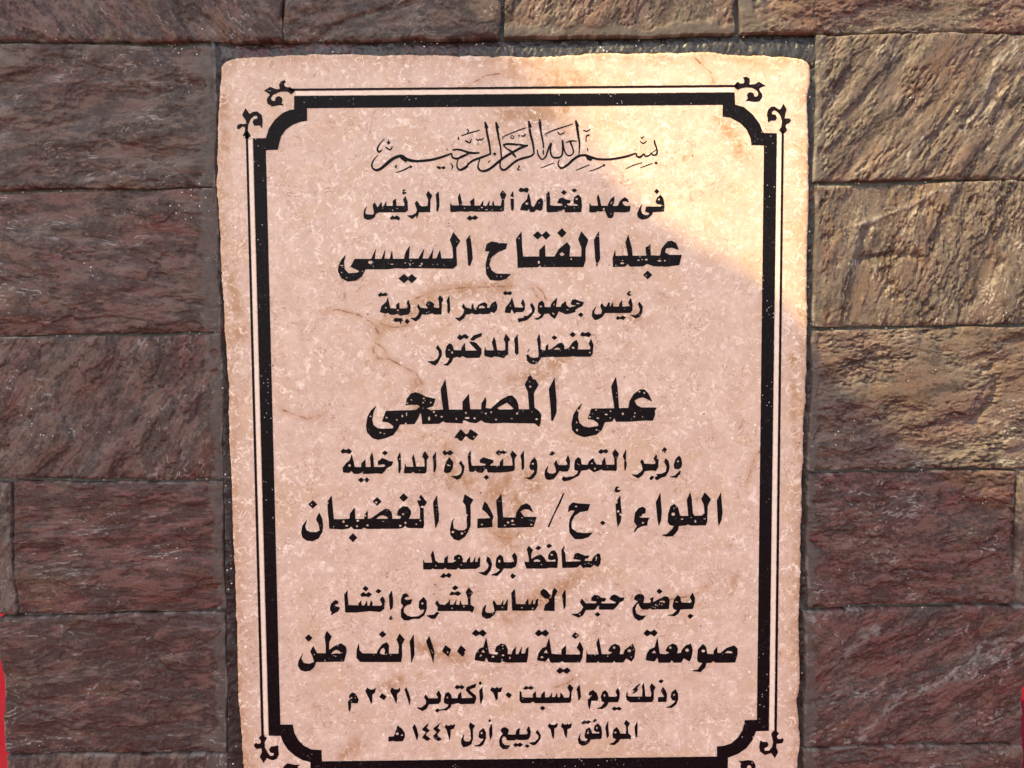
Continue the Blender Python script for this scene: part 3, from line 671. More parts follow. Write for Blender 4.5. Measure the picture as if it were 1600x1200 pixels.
TEXT = r'''
@bismillah
#570 180 10
S 305,370,8 250,430,14 205,500,22 200,545,28 225,575,26 265,545,14
D 372,430,28,28
S 372,430,14 370,380,5
S 330,505,18 395,540,22 430,495,14
S 200,625,8 140,700,16 112,770,20 125,830,24 180,858,34 250,835,42 330,770,46 420,695,48 500,652,44 580,640,44 640,680,46 720,708,42 820,718,36 920,712,36 1050,695,36 1200,655,32 1355,600,22
P 545,640 595,620 660,690 650,745 600,710 560,680
S 505,780,8 480,805,22 500,828,8
S 490,895,8 600,860,18 715,800,18
D 720,806,24,24
P 1115,805 1165,800 1195,820 1180,842 1150,838
P 1190,820 1235,795 1265,825 1225,845
S 1340,750,6 1372,800,20 1350,850,6
S 1355,600,18 1375,660,26 1430,678,30 1500,660,30 1600,612,28
S 1380,545,24 1440,535,24 1520,550,26 1600,575,28
S 1455,690,12 1440,760,16 1450,825,22 1495,855,30 1560,830,32 1600,800,32
S 1460,340,8 1465,370,20 1472,385,8
#720 180 10
S 0,540,24 80,570,30 160,590,34 285,590,20
S 0,650,26 60,625,26 140,590,26
S 0,855,34 90,800,30 120,760,30 200,705,30 320,660,32 450,610,26 460,580,22 445,450,28 410,280,30 385,110,14
P 370,105 390,105 430,195 415,210 375,200
S 15,320,14 150,275,16 290,235,14
S 100,225,16 120,240,14 105,280,10
S 80,405,22 140,430,20 165,375,12
S 245,365,8 265,395,14 300,375,14 320,390,16 350,360,14
S 295,690,16 270,780,16 275,830,28 320,872,30 400,865,36 480,820,36 570,745,38 650,680,36 740,620,36 830,570,34 940,510,34 1040,475,26
S 670,465,26 730,450,30 860,458,30 1040,475,18
S 670,465,20 700,510,18 780,560,26 830,620,32 860,655,14
D 530,606,28,26
S 455,710,10 430,740,14
S 550,115,14 565,200,34 590,350,26 620,500,22 635,680,20
P 540,110 560,105 600,195 580,215 545,190
S 620,720,18 612,790,18 640,845,28 690,852,30 760,800,32 850,725,32 950,680,32 1080,645,28 1135,605,24 1140,560,22 1125,440,30 1090,300,30 1070,180,30 1060,95,12
P 1055,95 1070,85 1110,185 1085,195 1060,185
S 1005,200,14 880,245,14 720,310,14 655,345,12 660,375,10
S 800,315,8 785,330,10 780,350,12 810,365,12 830,340,10 800,315,8
D 910,322,14,16
S 950,320,14 980,330,20 1010,295,14
S 1230,60,8 1235,120,40 1250,250,24 1280,400,22 1295,510,16
S 1290,550,16 1290,610,18
S 1195,540,12 1210,620,18 1270,690,20 1330,640,22 1370,520,24 1410,445,28 1400,560,22 1430,650,24 1500,665,28 1560,650,24 1590,580,22 1590,400,24
S 1345,330,8 1325,295,12 1440,240,16 1600,185,16
S 1520,270,18 1550,300,16 1590,285,14
S 1535,700,12 1520,770,16 1560,825,28 1600,820,28
S 900,790,10 915,800,14 885,850,16 930,855,8
S 1250,825,10 1340,790,12 1450,750,10
#880 180 10
S -10,400,24 10,520,20 40,600,18 100,635,20 155,590,18 150,520,18 110,420,26
S 40,430,8 110,405,20 210,405,10
S 0,185,14 150,140,10
S -10,285,14 10,280,14 20,260,8
S 0,822,28 70,775,34 150,700,36 240,640,34 340,625,32 430,655,34 540,685,32 700,690,28 850,672,30 1000,640,28 1130,600,18 1150,640,22 1200,655,28 1260,605,16 1280,640,22 1340,630,20 1380,590,12 1395,620,20 1440,620,22 1465,590,22 1460,520,20 1430,440,24 1425,395,16
S 1380,590,8 1450,540,10
P 340,630 420,640 455,690 430,715 380,700
S 200,85,14 215,180,36 240,350,28 255,450,24 245,610,10
P 185,85 205,80 245,160 225,180 190,150
S 320,240,16 370,250,16 420,220,10
S 355,420,10 360,330,14 400,310,24
S 380,520,14 385,560,10
S 200,860,8 300,820,14 410,775,10
S 415,875,8 520,840,14 640,785,14
D 638,780,22,20
S 980,835,6 1100,780,10 1230,740,8
S 1205,820,6 1300,785,12 1390,755,8
D 1450,745,26,24
S 1210,340,8 1230,360,14 1255,330,8
S 1200,410,10 1250,440,16 1300,405,8
@reign
#560 285 10
P 275,395 440,372 770,370 765,440 735,465 330,465 275,480
P 130,375 95,430 82,500 90,560 140,582 200,575 250,545 270,490 330,460 300,400 255,315 225,350 240,420 250,480 225,510 170,505 110,500 105,450
P 300,400 360,305 365,400
P 385,400 435,300 430,400
P 540,290 585,260 590,375 545,375
P 735,220 765,300 768,440 720,440 725,330 700,270
O 380,400,16,10
O 490,418,20,8
O 605,408,20,10
P 690,120 725,112 730,125 700,140
P 690,150 745,158 745,168 695,188
P 495,555 535,520 560,540 595,520 640,545 640,590 610,580 590,575 540,575 510,580
P 915,290 960,362 1000,380 1085,370 1095,270 1060,190 1090,135 1150,205 1122,270 1118,460 945,464 915,560 905,515 840,570 765,520 840,515 905,480 920,430 885,325
P 1250,145 1260,260 1262,360 1240,455 1222,440 1225,330 1212,190
#700 285 10
P 40,320 60,365 200,365 850,368 850,440 830,455 450,455 350,445 320,455 250,455 200,448 50,462 38,440
P 183,170 205,270 225,370 180,370 158,240
P 345,300 405,250 410,368 365,368
P 500,370 550,285 545,370
P 605,370 650,285 640,370
P 680,370 705,290 725,370
O 258,402,18,12
O 530,392,22,16
O 600,428,30,12
P 855,125 910,195 875,270 870,440 830,455 830,360 845,270 812,185
P 1015,140 1022,230 975,210
P 980,258 1025,258 1025,400 1010,440 990,430
P 295,565 335,520 375,545 425,517 468,550 430,582 380,570 345,595
#800 285 10
P 105,130 130,85 180,100 235,85 260,110 240,158 185,140 130,148
P 262,180 285,270 300,390 270,400 240,440 130,430 160,340 240,260 250,190
O 232,332,28,22
P 290,360 330,390 360,360 400,280 460,245 485,300 470,420 440,440 380,420 345,460 285,460 265,400
O 425,320,15,12
P 540,180 580,140 590,240 590,360 690,372 800,370 790,420 740,455 560,465 545,455
P 710,320 740,255 790,240 840,270 915,285 905,320 850,330 870,360 900,370 1030,370 1030,350 1020,340 970,330 965,290 980,230 1040,190 1080,250 1090,380 1075,460 830,465 820,410 790,425 790,350 780,330
O 1010,260,22,22
D 810,157,42,36
D 975,125,42,28
#900 285 10
P 215,320 235,370 440,370 850,372 835,450 780,465 600,460 480,455 440,440 380,455 340,445 300,465 210,465
P 345,190 370,260 390,370 350,370 330,240
P 500,350 545,260 600,220 590,320 565,370 500,372
H 530,340 550,300 575,290 570,320 550,345
P 460,460 590,460 580,520 560,555 500,550 480,500
H 525,470 570,490 560,505 530,490
O 433,418,20,24
P 655,372 690,290 760,235 800,260 825,310 770,290 715,300 735,345 770,372
D 1260,140,35,36
P 1320,195 1360,250 1378,350 1370,450 1200,460 1180,510 1120,560 1030,580 970,545 958,490 985,420 1025,345 1010,430 1030,490 1080,515 1130,510 1155,480 1080,450 1100,380 1330,382 1345,345 1260,330 1245,300 1270,240
O 1295,265,20,22
@firstname
#500 340 5.3333
P 290,345 420,345 1140,340 1140,400 1110,425 750,420 700,425 640,420 560,430 380,430 350,490 300,525 230,532 180,505 150,450 155,400 180,350 215,310 200,370 205,430 240,465 310,460 330,445 255,410
P 425,350 465,262 455,350
P 510,350 545,265 535,350
P 580,350 600,272 608,350
P 700,345 715,285 748,235 740,345
P 820,340 868,258 855,340
P 905,340 945,262 935,340
P 970,340 1000,270 1012,340
P 1112,122 1168,195 1135,250 1140,400 1110,425 1085,420 1110,330 1105,250 1083,185
P 1250,145 1265,250 1272,340 1250,405 1235,395 1225,240 1218,185
D 700,508,45,38
D 765,508,42,38
P 1375,280 1390,220 1430,200 1500,212 1560,215 1550,260 1480,290 1430,330 1410,390 1430,440 1470,468 1590,470 1550,510 1500,525 1420,522 1385,470 1380,390 1400,310 1415,280
O 420,372,20,14
O 180,398,22,5
O 848,385,10,10
O 835,402,14,6
O 750,390,6,12
O 710,378,8,6
O 600,388,16,5
O 180,458,7,7
O 222,500,7,6
O 1510,490,8,6
#780 340 5.3333
P 150,165 185,118 190,240 198,325 335,325 335,270 380,225 385,325 460,325 500,260 565,205 590,240 585,325 685,325 685,250 658,180 685,115 742,185 718,260 718,360 700,412 350,412 340,395 325,412 155,418 150,300 140,180
H 498,305 525,285 548,308 520,322
D 320,148,38,34
D 390,148,36,36
D 522,128,38,40
P 830,115 835,200 840,340 812,412 800,330 790,185
P 965,270 970,320 1075,318 1052,205 1075,145 1105,255 1110,318 1225,318 1220,250 1258,220 1262,315 1340,318 1355,255 1400,200 1440,192 1475,215 1495,270 1440,250 1390,255 1380,290 1420,312 1520,312 1500,395 1400,408 1290,405 1230,385 1200,405 1090,408 1070,385 1050,408 950,410 945,340
D 1237,478,38,36
O 330,372,10,14
O 1025,380,18,9
O 1225,350,14,9
O 1335,360,18,8
O 1160,355,10,8
O 1380,360,8,8
O 815,378,14,4
O 822,155,12,4
O 165,173,7,7
O 600,345,8,8
@republic
#580 445 10
P 110,155 150,122 185,145 225,122 260,155 225,172 160,172 125,188
P 260,205 280,300 295,370 395,378 395,310 435,280 440,375 560,370 580,330 555,290 578,235 612,330 605,420 580,460 450,480 425,455 390,450 370,465 290,462 260,430 230,450 140,425 165,330 240,265
O 228,358,22,14
O 418,398,22,16
P 345,555 370,522 420,525 475,525 495,555 470,575 460,615 445,570 380,575
D 562,572,36,40
P 735,305 770,360 870,375 890,360 855,320 880,270 930,262 985,300 970,350 1040,370 1068,360 1060,250 1045,215 1075,165 1125,225 1100,280 1095,460 985,460 960,440 860,465 790,455 760,520 700,572 620,522 690,515 735,470 755,410 722,345
P 1218,175 1225,270 1232,400 1210,450 1195,430 1195,300 1180,245
#720 445 10
P 40,300 75,355 130,370 170,390 170,330 190,290 200,370 230,375 275,335 260,330 300,300 370,275 410,300 410,365 450,360 480,300 540,255 570,330 560,390 520,440 470,415 445,450 330,455 300,445 280,458 200,455 180,435 140,455 80,460 50,520 -20,568 -85,520 -20,515 30,470 60,400 18,345
H 275,375 285,330 340,320 385,350 380,365
O 230,382,18,14
O 515,318,24,8
P 662,130 690,100 730,120 770,102 802,130 770,158 730,145 690,158
P 800,205 825,300 840,355 970,362 975,340 942,290 970,225 1000,300 995,390 970,420 860,425 840,450 810,400 790,380 770,440 690,430 705,350 770,270
H 762,340 775,285 792,345
P 1085,315 1110,285 1155,360 1145,430 1085,505 1030,550 930,575 905,582 895,530 950,525 1000,510 980,490 1040,490 1115,425 1115,380
P 1205,340 1220,280 1270,250 1300,290 1305,350 1400,355 1420,290 1500,205 1490,300 1480,345 1530,350 1530,400 1500,470 1465,530 1400,480 1380,445 1305,450 1270,510 1200,545 1145,530 1210,515 1260,470 1210,430
O 1250,338,24,18
H 1440,310 1475,270 1470,310 1450,330
H 1415,420 1472,450 1460,474 1430,460
#860 445 10
P 175,310 235,260 250,320 300,360 400,330 410,320 330,310 320,290 340,240 385,228 450,255 520,275 495,330 430,360 380,400 390,420 330,440 240,458 180,430 100,400 100,350 165,345
O 430,292,32,14
O 265,390,28,10
D 475,468,40,36
P 805,290 840,345 875,345 910,275 925,280 920,345 940,345 970,280 980,345 1075,345 1080,300 1115,245 1120,345 1180,345 1250,330 1220,290 1225,260 1255,210 1280,300 1275,400 1250,435 980,438 850,438 810,500 740,540 690,548 650,490 660,410 715,340 680,420 690,460 740,468 800,455 810,400 780,330
O 1160,380,30,8
P 1205,160 1200,130 1240,98 1255,112 1225,130 1230,145 1265,155 1240,170
P 1025,525 1050,490 1090,510 1130,485 1175,510 1140,548 1095,528 1050,545
P 1370,300 1390,268 1440,340 1430,430 1390,500 1330,522 1250,470 1320,480 1380,450 1405,390
@doctor
#660 510 10
P 240,295 300,380 300,450 240,570 200,608 150,590 85,545 180,545 240,500 265,440 250,380 215,345
P 425,265 465,290 490,375 610,378 615,330 660,265 670,382 860,382 745,262 740,240 800,245 840,260 920,350 920,420 890,485 690,490 630,460 580,485 540,470 480,490 450,560 400,610 330,602 390,570 430,495 370,480 360,400 380,310
P 755,195 800,145 930,105 915,155 850,180 820,205 800,220 760,215
H 400,345 442,373 430,387 395,365
O 465,408,20,22
P 545,180 580,125 610,150 670,120 725,165 690,195 650,175 590,212
P 980,325 990,375 1120,378 1090,240 1120,170 1140,230 1165,375 1260,380 1300,370 1300,260 1275,200 1305,120 1370,205 1335,240 1340,430 1270,490 1180,470 1120,465 1085,485 975,460 968,420
P 1485,130 1490,230 1500,420 1475,445 1450,420 1450,290 1435,200
#790 510 10
P 525,120 545,240 545,350 570,375 625,380 630,310 665,275 660,375 720,350 830,265 890,260 915,310 915,365 990,340 1050,250 1105,215 1135,270 1120,365 1320,365 1330,330 1300,270 1335,200 1370,290 1355,430 1325,468 1100,470 1060,460 1000,470 780,475 700,470 560,480 520,540 490,570 450,590 390,580 340,540 328,450 350,440 385,485 430,495 500,490 520,460 510,300 495,200
H 745,352 810,325 860,345 850,365 760,368
H 1015,340 1050,308 1082,330 1075,357
P 340,400 375,345 360,380 345,405
O 1315,410,18,18
O 435,545,16,14
X 720,478,10 800,440,10 920,432,10 945,395,10
D 762,175,42,34
D 1047,128,46,40
P 1165,130 1200,88 1240,110 1300,88 1340,130 1300,165 1250,148 1190,152
@secondname
#560 580 10
P 280,538 235,640 215,760 235,840 300,890 380,900 540,895 550,860 470,800 370,785 430,622 720,612 900,605 960,555 940,530 830,520 740,532 760,430 820,350 900,328 960,350 1060,400 1205,432 1165,545 1060,580 1130,610 1325,600 1300,420 1285,280 1360,125 1385,330 1415,600 1630,600 1630,815 1350,800 1330,775 1260,820 1000,825 985,680 965,645 930,740 875,825 650,830 610,910 540,1000 420,1045 310,1070 220,1045 140,960 120,860 140,720 190,620
O 440,725,18,15
O 600,760,16,14
O 685,700,14,22
O 752,670,12,34
O 1105,740,18,35
O 1020,425,18,14
O 1010,490,16,14
O 1130,490,16,14
O 825,445,14,12
O 765,500,16,14
O 190,705,16,14
O 345,960,16,14
O 405,975,16,10
O 1180,635,18,18
O 1210,690,16,16
O 1300,710,20,14
O 740,815,18,14
O 1530,745,14,16
#720 580 10
P -10,600 30,600 30,475 125,355 145,595 320,595 325,500 385,405 400,470 385,575 470,585 620,450 740,385 800,380 860,430 895,510 905,595 1070,595 1050,330 1000,210 1078,42 1130,130 1165,130 1215,210 1140,340 1150,570 1220,620 1258,680 1245,810 1222,870 1160,815 680,805 480,815 370,800 320,765 240,810 140,800 50,760 -10,815
H 565,575 720,490 830,585 800,598 600,600
P 1465,100 1475,250 1495,480 1495,640 1440,775 1415,770 1400,500 1375,280
P -100,1040 -65,985 0,905 75,985 110,975 150,905 270,985 190,1080 140,1060 80,1010 10,1090 -20,1080 -60,1040
O 80,650,16,16
O 215,735,18,18
O 390,660,18,16
O 475,640,14,18
O 880,660,18,18
O 1185,750,22,16
O 1085,240,20,18
O 795,740,18,10
O 550,755,18,14
O 205,1025,14,14
O 100,730,40,18
#880 580 10
P 295,498 240,630 230,720 255,810 320,862 400,880 550,855 545,810 470,760 385,745 400,690 440,585 800,580 750,235 822,92 845,230 870,578 1020,575 1035,470 1100,360 1200,285 1270,285 1330,350 1390,475 1300,430 1240,405 1170,425 1110,460 1150,530 1220,568 1460,568 1430,620 1435,680 1400,770 1240,770 1060,785 830,790 795,730 765,785 650,795 600,920 520,990 320,1030 200,985 140,920 130,820 160,680 220,580
O 515,605,16,12
O 670,675,26,14
O 740,625,16,14
O 545,735,16,14
O 930,665,18,22
O 1120,655,14,14
O 1110,710,14,14
O 1240,715,12,12
O 215,920,18,22
O 520,915,16,14
O 1190,320,18,14
O 1265,340,14,18
O 235,615,22,16
O 415,715,18,14
O 210,800,12,16
O 205,1000,20,18
O 735,730,14,12
@minister
#520 695 10
P 125,105 160,62 205,85 250,60 298,100 265,138 200,120 150,132
P 295,160 325,270 340,350 450,352 450,290 505,235 510,350 600,350 585,200 612,120 632,210 640,350 790,348 830,330 800,300 710,310 710,260 770,208 820,225 880,258 940,262 920,320 850,355 800,420 770,450 690,440 560,450 480,450 450,430 400,450 330,450 290,405 260,435 165,430 155,360 210,290 270,240
O 262,322,24,24
D 815,127,42,36
D 442,548,45,38
D 530,548,38,38
P 1050,120 1060,200 1062,240 1062,380 1040,440 1028,430 1030,290 1010,200
O 1045,222,18,12
P 1130,300 1140,345 1265,348 1240,200 1260,150 1280,230 1300,345 1440,345 1435,230 1400,180 1438,100 1495,185 1465,240 1462,420 1440,445 1280,440 1260,415 1220,440 1115,438
O 1355,398,20,10
O 1210,398,14,8
#660 695 10
P 210,110 210,200 215,350 190,430 175,415 178,270 162,190
O 203,215,14,9
P 315,120 345,85 385,115 435,85 485,125 430,162 390,140 350,162
P 420,195 480,270 470,370 430,430 370,440 340,420 350,340 380,260
H 380,330 390,292 450,325 445,340
P 575,290 600,250 655,340 640,440 590,520 540,542 450,490 530,490 595,460 620,400 615,340
P 750,95 755,260 770,330 980,330 1000,295 905,280 895,240 950,198 1010,215 1110,245 1100,280 1060,300 1050,328 1210,330 1215,270 1260,215 1260,330 1390,330 1415,330 1405,220 1375,150 1405,95 1475,160 1440,210 1440,380 1420,405 1330,420 1200,430 1025,430 1005,370 980,375 940,432 870,430 830,395 790,420 735,415 722,300 710,160
H 800,375 850,363 830,387
D 1000,507,40,38
P 1145,125 1185,85 1225,105 1265,88 1315,122 1275,140 1235,128 1190,165
#800 695 10
P 180,95 185,230 188,350 170,395 155,380 150,240 135,170
P 350,195 380,240 395,330 380,450 340,510 290,540 205,520 280,505 350,420 345,390 290,385 275,340 295,260
O 325,295,22,18
P 690,240 710,300 740,320 850,318 870,300 845,240 875,165 905,250 895,370 870,412 800,415 740,400 700,470 650,530 580,545 530,530 512,470 520,400 560,330 545,420 580,450 640,455 690,430 690,380 658,300
P 585,155 625,100 670,130 630,165
P 1030,195 1070,220 1085,310 1180,318 1210,250 1270,210 1285,260 1320,310 1410,315 1410,260 1450,200 1465,315 1610,315 1610,400 1430,400 1400,380 1280,425 1200,370 1170,390 1080,400 1040,480 980,510 900,550 810,568 780,540 800,500 850,510 900,500 960,495 1020,450 1040,405 980,390 975,320 990,240
H 1005,278 1067,313 1060,324 1010,300
O 1248,290,18,14
O 1295,372,20,18
O 1495,348,14,10
P 1348,110 1390,68 1430,90 1470,66 1505,105 1470,132 1430,115 1385,140
#920 695 10
P 380,315 405,310 400,210 370,130 410,70 468,140 435,220 435,390 420,405 380,402
P 580,75 580,200 572,240 590,290 575,380 560,400 555,300 560,240 532,175
P 830,230 855,260 860,295 1000,305 1040,300 1045,260 1015,220 1050,150 1085,240 1080,350 1050,405 990,395 870,408 840,470 770,522 670,465 750,470 810,430 845,390 830,310 805,265
P 945,530 980,485 1020,500 1000,525 980,550
P 1200,215 1240,250 1260,350 1240,420 1200,490 1130,510 1070,550 1035,530 1040,500 1080,490 1055,460 1140,455 1205,420 1220,340 1180,265
P 1140,95 1180,38 1220,72 1200,95 1190,125
P 1410,170 1440,210 1455,300 1440,350 1400,380 1340,370 1330,310 1360,220
P 1430,400 1425,450 1370,512 1265,500 1340,485 1390,440
O 1392,258,20,18
@general
#460 755 6.6667
P 258,305 290,370 298,450 290,510 250,575 190,603 130,597 85,565 72,510 85,440 132,380 112,450 125,490 170,510 230,510 265,490 255,430 225,375
D 192,220,46,44
P 345,190 388,130 395,210 410,375 520,375 575,370 580,315 628,255 635,375 730,372 730,330 765,285 762,372 800,365 900,295 950,265 985,272 1015,310 1020,372 1100,372 1115,345 1065,335 1085,275 1130,240 1180,245 1215,290 1215,320 1190,372 1310,372 1310,260 1280,185 1318,120 1380,200 1345,250 1350,440 1340,468 1180,465 1155,440 1130,465 1080,472 760,475 725,460 700,478 620,478 590,450 570,470 500,480 365,472 360,400 350,300
H 848,372 880,345 915,332 960,345 980,370
D 862,190,46,44
D 1138,150,46,44
D 610,567,44,46
P 1485,125 1490,200 1505,330 1505,390 1470,470 1465,420 1450,280 1445,200
O 853,200,14,12
O 512,400,14,14
O 545,443,16,10
O 652,448,12,11
O 660,390,16,11
O 762,438,14,12
O 1133,322,14,12
O 1157,412,12,14
O 1103,443,14,12
O 1302,168,14,14
O 1333,246,18,13
O 1312,388,11,10
O 740,338,10,12
O 1270,425,10,8
O 348,205,8,12
O 925,397,14,5
#690 755 6.6667
P 240,115 330,170 300,225 302,440 270,515 240,560 180,597 125,580 92,535 88,480 105,400 130,360 118,410 125,470 180,492 235,490 265,465 262,340 250,230 222,195
O 265,333,8,12
O 117,508,16,14
O 212,523,15,14
O 122,402,12,4
P 450,190 475,215 520,300 540,350 525,395 530,455 372,467 375,370 510,362 470,310 422,270 435,220
P 622,110 630,220 640,355 770,358 780,300 830,230 885,208 920,230 955,305 905,272 855,270 820,295 860,350 988,352 975,400 955,455 870,458 585,465 585,380 570,180
O 692,408,14,12
O 738,392,16,14
O 420,430,14,9
O 935,430,14,8
O 745,430,24,7
O 840,358,12,6
O 660,440,12,8
O 602,186,22,4
P 1278,105 1240,200 1175,325 1118,460 1105,455 1165,320 1265,105
P 1318,300 1325,240 1365,200 1420,210 1545,218 1525,285 1440,300 1385,340 1350,410 1355,470 1410,510 1480,520 1575,515 1530,560 1460,582 1385,580 1335,520 1325,440 1340,360 1390,285 1350,280
O 1400,242,14,9
#900 755 6.6667
D 278,413,28,24
P 460,130 465,220 475,310 465,400 435,455 425,400 412,220 440,160
O 425,198,10,14
O 440,293,14,14
O 462,325,12,14
P 400,85 410,45 432,32 452,42 430,52 428,68 468,72 450,90 425,95
P 605,400 615,310 650,260 695,245 725,265 722,310 690,322 645,345 680,360 762,360 745,400 740,440 690,445 640,470 605,515 610,480 635,450
O 697,412,12,12
P 642,345 660,318 690,322 680,345
P 878,100 882,180 892,290 885,390 862,445 850,380 832,200
P 1025,215 1060,250 1085,340 1170,342 1155,170 1190,95 1205,170 1215,310 1235,340 1310,338 1340,310 1330,220 1305,165 1340,95 1405,165 1370,235 1365,400 1350,437 1190,440 1165,425 1150,438 1070,445 1060,490 1010,550 940,555 890,538 945,530 1000,480 1020,445 975,435 955,400 960,320 985,240
O 1013,322,20,18
O 1105,373,14,8
O 1243,398,12,12
O 1340,370,14,6
P 1510,95 1515,180 1525,300 1515,380 1485,445 1478,390 1468,180
@governor
#650 845 10
P 118,440 118,300 130,345 258,345 235,215 265,155 300,310 350,345 440,348 450,270 495,235 490,345 570,345 620,320 635,300 590,290 600,245 660,215 710,235 730,290 720,335 790,340 800,300 845,250 840,340 890,335 925,250 920,335 965,330 970,280 1000,250 995,400 935,435 800,435 690,440 660,415 630,445 490,440 455,415 430,440 290,440 260,425 240,445
O 672,268,16,16
O 310,390,14,16
O 705,375,14,14
P 380,560 430,505 470,535 510,500 555,535 520,575 470,550 430,578
P 1100,310 1115,250 1150,270 1185,360 1165,460 1100,540 1050,530 975,495 1060,490 1120,440 1140,380
P 1245,380 1260,270 1310,215 1355,250 1370,335 1480,340 1540,325 1500,230 1540,185 1575,240 1575,330 1555,400 1490,430 1370,425 1340,480 1270,545 1175,532 1260,500 1320,450 1260,420
O 1302,318,22,26
P 1475,550 1505,512 1560,545 1510,592
O 1490,385,22,6
#790 845 10
P 295,330 365,335 370,280 335,130 365,78 425,145 395,200 400,290 480,240 550,215 600,260 640,330 785,325 780,280 720,300 670,285 670,220 710,165 760,145 800,200 815,290 805,420 690,415 620,430 330,430
H 425,330 450,292 500,282 540,305 545,330
O 720,218,24,20
O 560,370,14,14
P 468,118 508,78 555,105 515,145
P 638,80 680,45 725,80 670,112
P 875,140 920,80 905,150 930,200 935,330 1060,325 1160,325 1190,300 1060,280 1085,205 1130,190 1240,235 1305,232 1285,270 1240,275 1230,315 1345,320 1370,255 1440,200 1470,205 1485,290 1475,360 1440,405 1380,370 1330,415 1250,410 1215,425 1170,370 1120,410 1060,415 890,418
O 1418,265,16,28
O 1300,350,26,10
@foundation
#500 910 8
P 130,310 145,260 190,222 225,235 225,265 170,280 200,300 248,315 225,360 175,385 140,408 150,375 130,345
P 305,150 345,100 340,150 355,285 490,290 480,270 510,230 520,290 560,290 585,230 590,295 640,290 640,230 655,260 650,295 760,295 780,270 750,210 785,175 808,220 800,330 755,365 620,355 460,372 320,372
P 480,292 512,228 515,292
P 555,292 588,228 585,292
P 620,295 640,225 645,295
P 535,78 568,45 605,75 575,110
P 505,155 540,120 575,145 610,120 648,150 610,180 570,170 525,175
P 695,115 725,82 768,105 735,135
P 865,160 895,105 905,170 912,250 905,320 880,345 870,260
P 870,460 870,440 890,415 900,425 885,440 910,450 885,465
P 1040,150 1075,135 1115,170 1065,185 1050,205 1090,225 1150,210 1135,265 1080,285 1045,320 1045,370 1090,415 1140,432 1230,425 1290,385 1310,335 1255,340 1235,310 1245,230 1295,185 1330,230 1332,330 1300,410 1240,452 1170,450 1110,470 1050,470 1015,430 1015,340 1045,290 1015,260 1015,205
O 1280,262,16,16
P 1440,260 1465,225 1495,275 1560,285 1610,240 1610,355 1470,355 1475,310
P 1335,415 1420,405 1460,370 1488,380 1440,450 1395,452
#690 910 8
P -10,285 70,280 105,215 100,280 150,280 185,220 175,280 225,280 235,225 250,280 335,280 330,200 305,120 340,65 390,125 360,175 360,280 405,305 400,340 385,375 350,355 -10,355
O 130,322,14,12
O 278,300,12,14
P 130,70 170,35 208,65 165,97
P 98,158 125,115 165,128 205,110 245,140 205,165 165,150 130,155
P 655,225 690,285 745,280 770,215 765,280 790,280 825,210 820,348 680,350 660,400 610,440 565,452 515,430 502,390 520,320 555,275 540,350 560,380 620,385 665,370 655,300 640,250
O 757,310,10,16
P 875,130 912,85 918,150 925,270 1010,275 1060,270 1050,250 1080,205 1085,280 1115,275 1140,210 1140,275 1170,270 1180,220 1205,205 1200,290 1165,345 1030,350 885,348
O 1003,315,14,14
O 1138,325,14,14
P 1240,110 1270,80 1310,100 1360,165 1340,195 1350,205 1375,190 1390,110 1410,70 1448,105 1410,180 1408,355 1280,350 1295,280 1350,235 1335,200 1290,195 1240,150
P 1545,85 1550,180 1550,290 1530,335 1520,250 1508,160
#880 910 7.2727
P 192,220 215,185 255,240 370,240 385,215 320,205 325,170 355,142 400,150 430,175 487,182 470,215 435,215 425,240 525,240 590,240 605,225 528,190 545,155 580,138 620,155 650,175 693,172 680,205 640,225 600,280 570,305 410,305 405,255 390,265 360,308 255,310 225,370 175,397 92,360 165,355 210,320 230,280
O 188,362,12,12
D 390,363,30,25
P 805,190 820,150 860,132 905,140 920,170 905,235 990,235 1000,210 985,185 1025,165 1015,230 1090,190 1150,160 1190,165 1207,200 1198,300 1010,305 985,290 960,305 890,300 865,265 860,235 835,245 815,300 830,355 880,380 940,378 900,420 855,432 810,400 790,350 790,290 820,245 855,215
H 1075,225 1110,203 1150,205 1165,230
O 1050,255,12,12
P 1062,100 1090,72 1125,100 1092,130
P 1245,270 1260,200 1300,145 1325,165 1345,230 1440,235 1465,215 1440,165 1470,120 1495,180 1490,240 1470,298 1330,305 1310,350 1265,382 1190,372 1240,365 1300,310 1260,305
H 1272,205 1305,218 1315,232 1270,228
P 1413,382 1440,358 1478,378 1440,412
@silo
#455 975 6.6667
D 182,145,40,38
P 230,228 270,305 362,305 360,200 347,130 372,72 422,130 395,190 395,270 450,230 520,200 570,235 580,280 550,390 260,395 240,450 200,485 150,493 100,480 72,440 75,390 125,298 105,360 130,405 190,415 240,395 225,340 200,285
H 412,315 435,285 470,265 505,280 522,310 470,305 440,310
P 705,200 710,270 740,305 890,308 905,270 950,210 995,190 1018,220 1015,310 1118,310 1122,220 1098,160 1130,98 1182,160 1152,215 1155,330 1145,395 720,395 680,350 685,260
H 920,305 935,260 965,245 980,275 970,320 940,315
D 952,107,40,35
P 1275,108 1280,200 1283,320 1252,402 1245,300 1235,180
P 1438,125 1475,230 1492,300 1480,405 1450,300 1405,180
O 1473,297,10,7
#690 975 6.6667
P 5,280 40,220 100,265 70,338
P 162,285 200,220 255,270 235,285 240,310 220,340
O 63,293,10,11
P 465,142 495,310 575,320 595,300 555,285 570,235 620,203 665,215 690,265 685,315 730,315 740,275 775,235 770,315 800,312 835,235 830,310 870,305 880,260 905,235 900,330 885,400 680,400 630,385 610,405 490,395 465,345 445,390 345,375 355,310 395,255 435,240
H 412,295 435,262 455,300
O 410,326,12,10
O 535,340,16,12
O 640,325,14,10
O 710,352,9,14
O 635,225,10,8
O 640,255,8,7
O 630,372,10,8
P 315,98 355,57 390,82 430,57 470,95 435,130 395,108 355,128
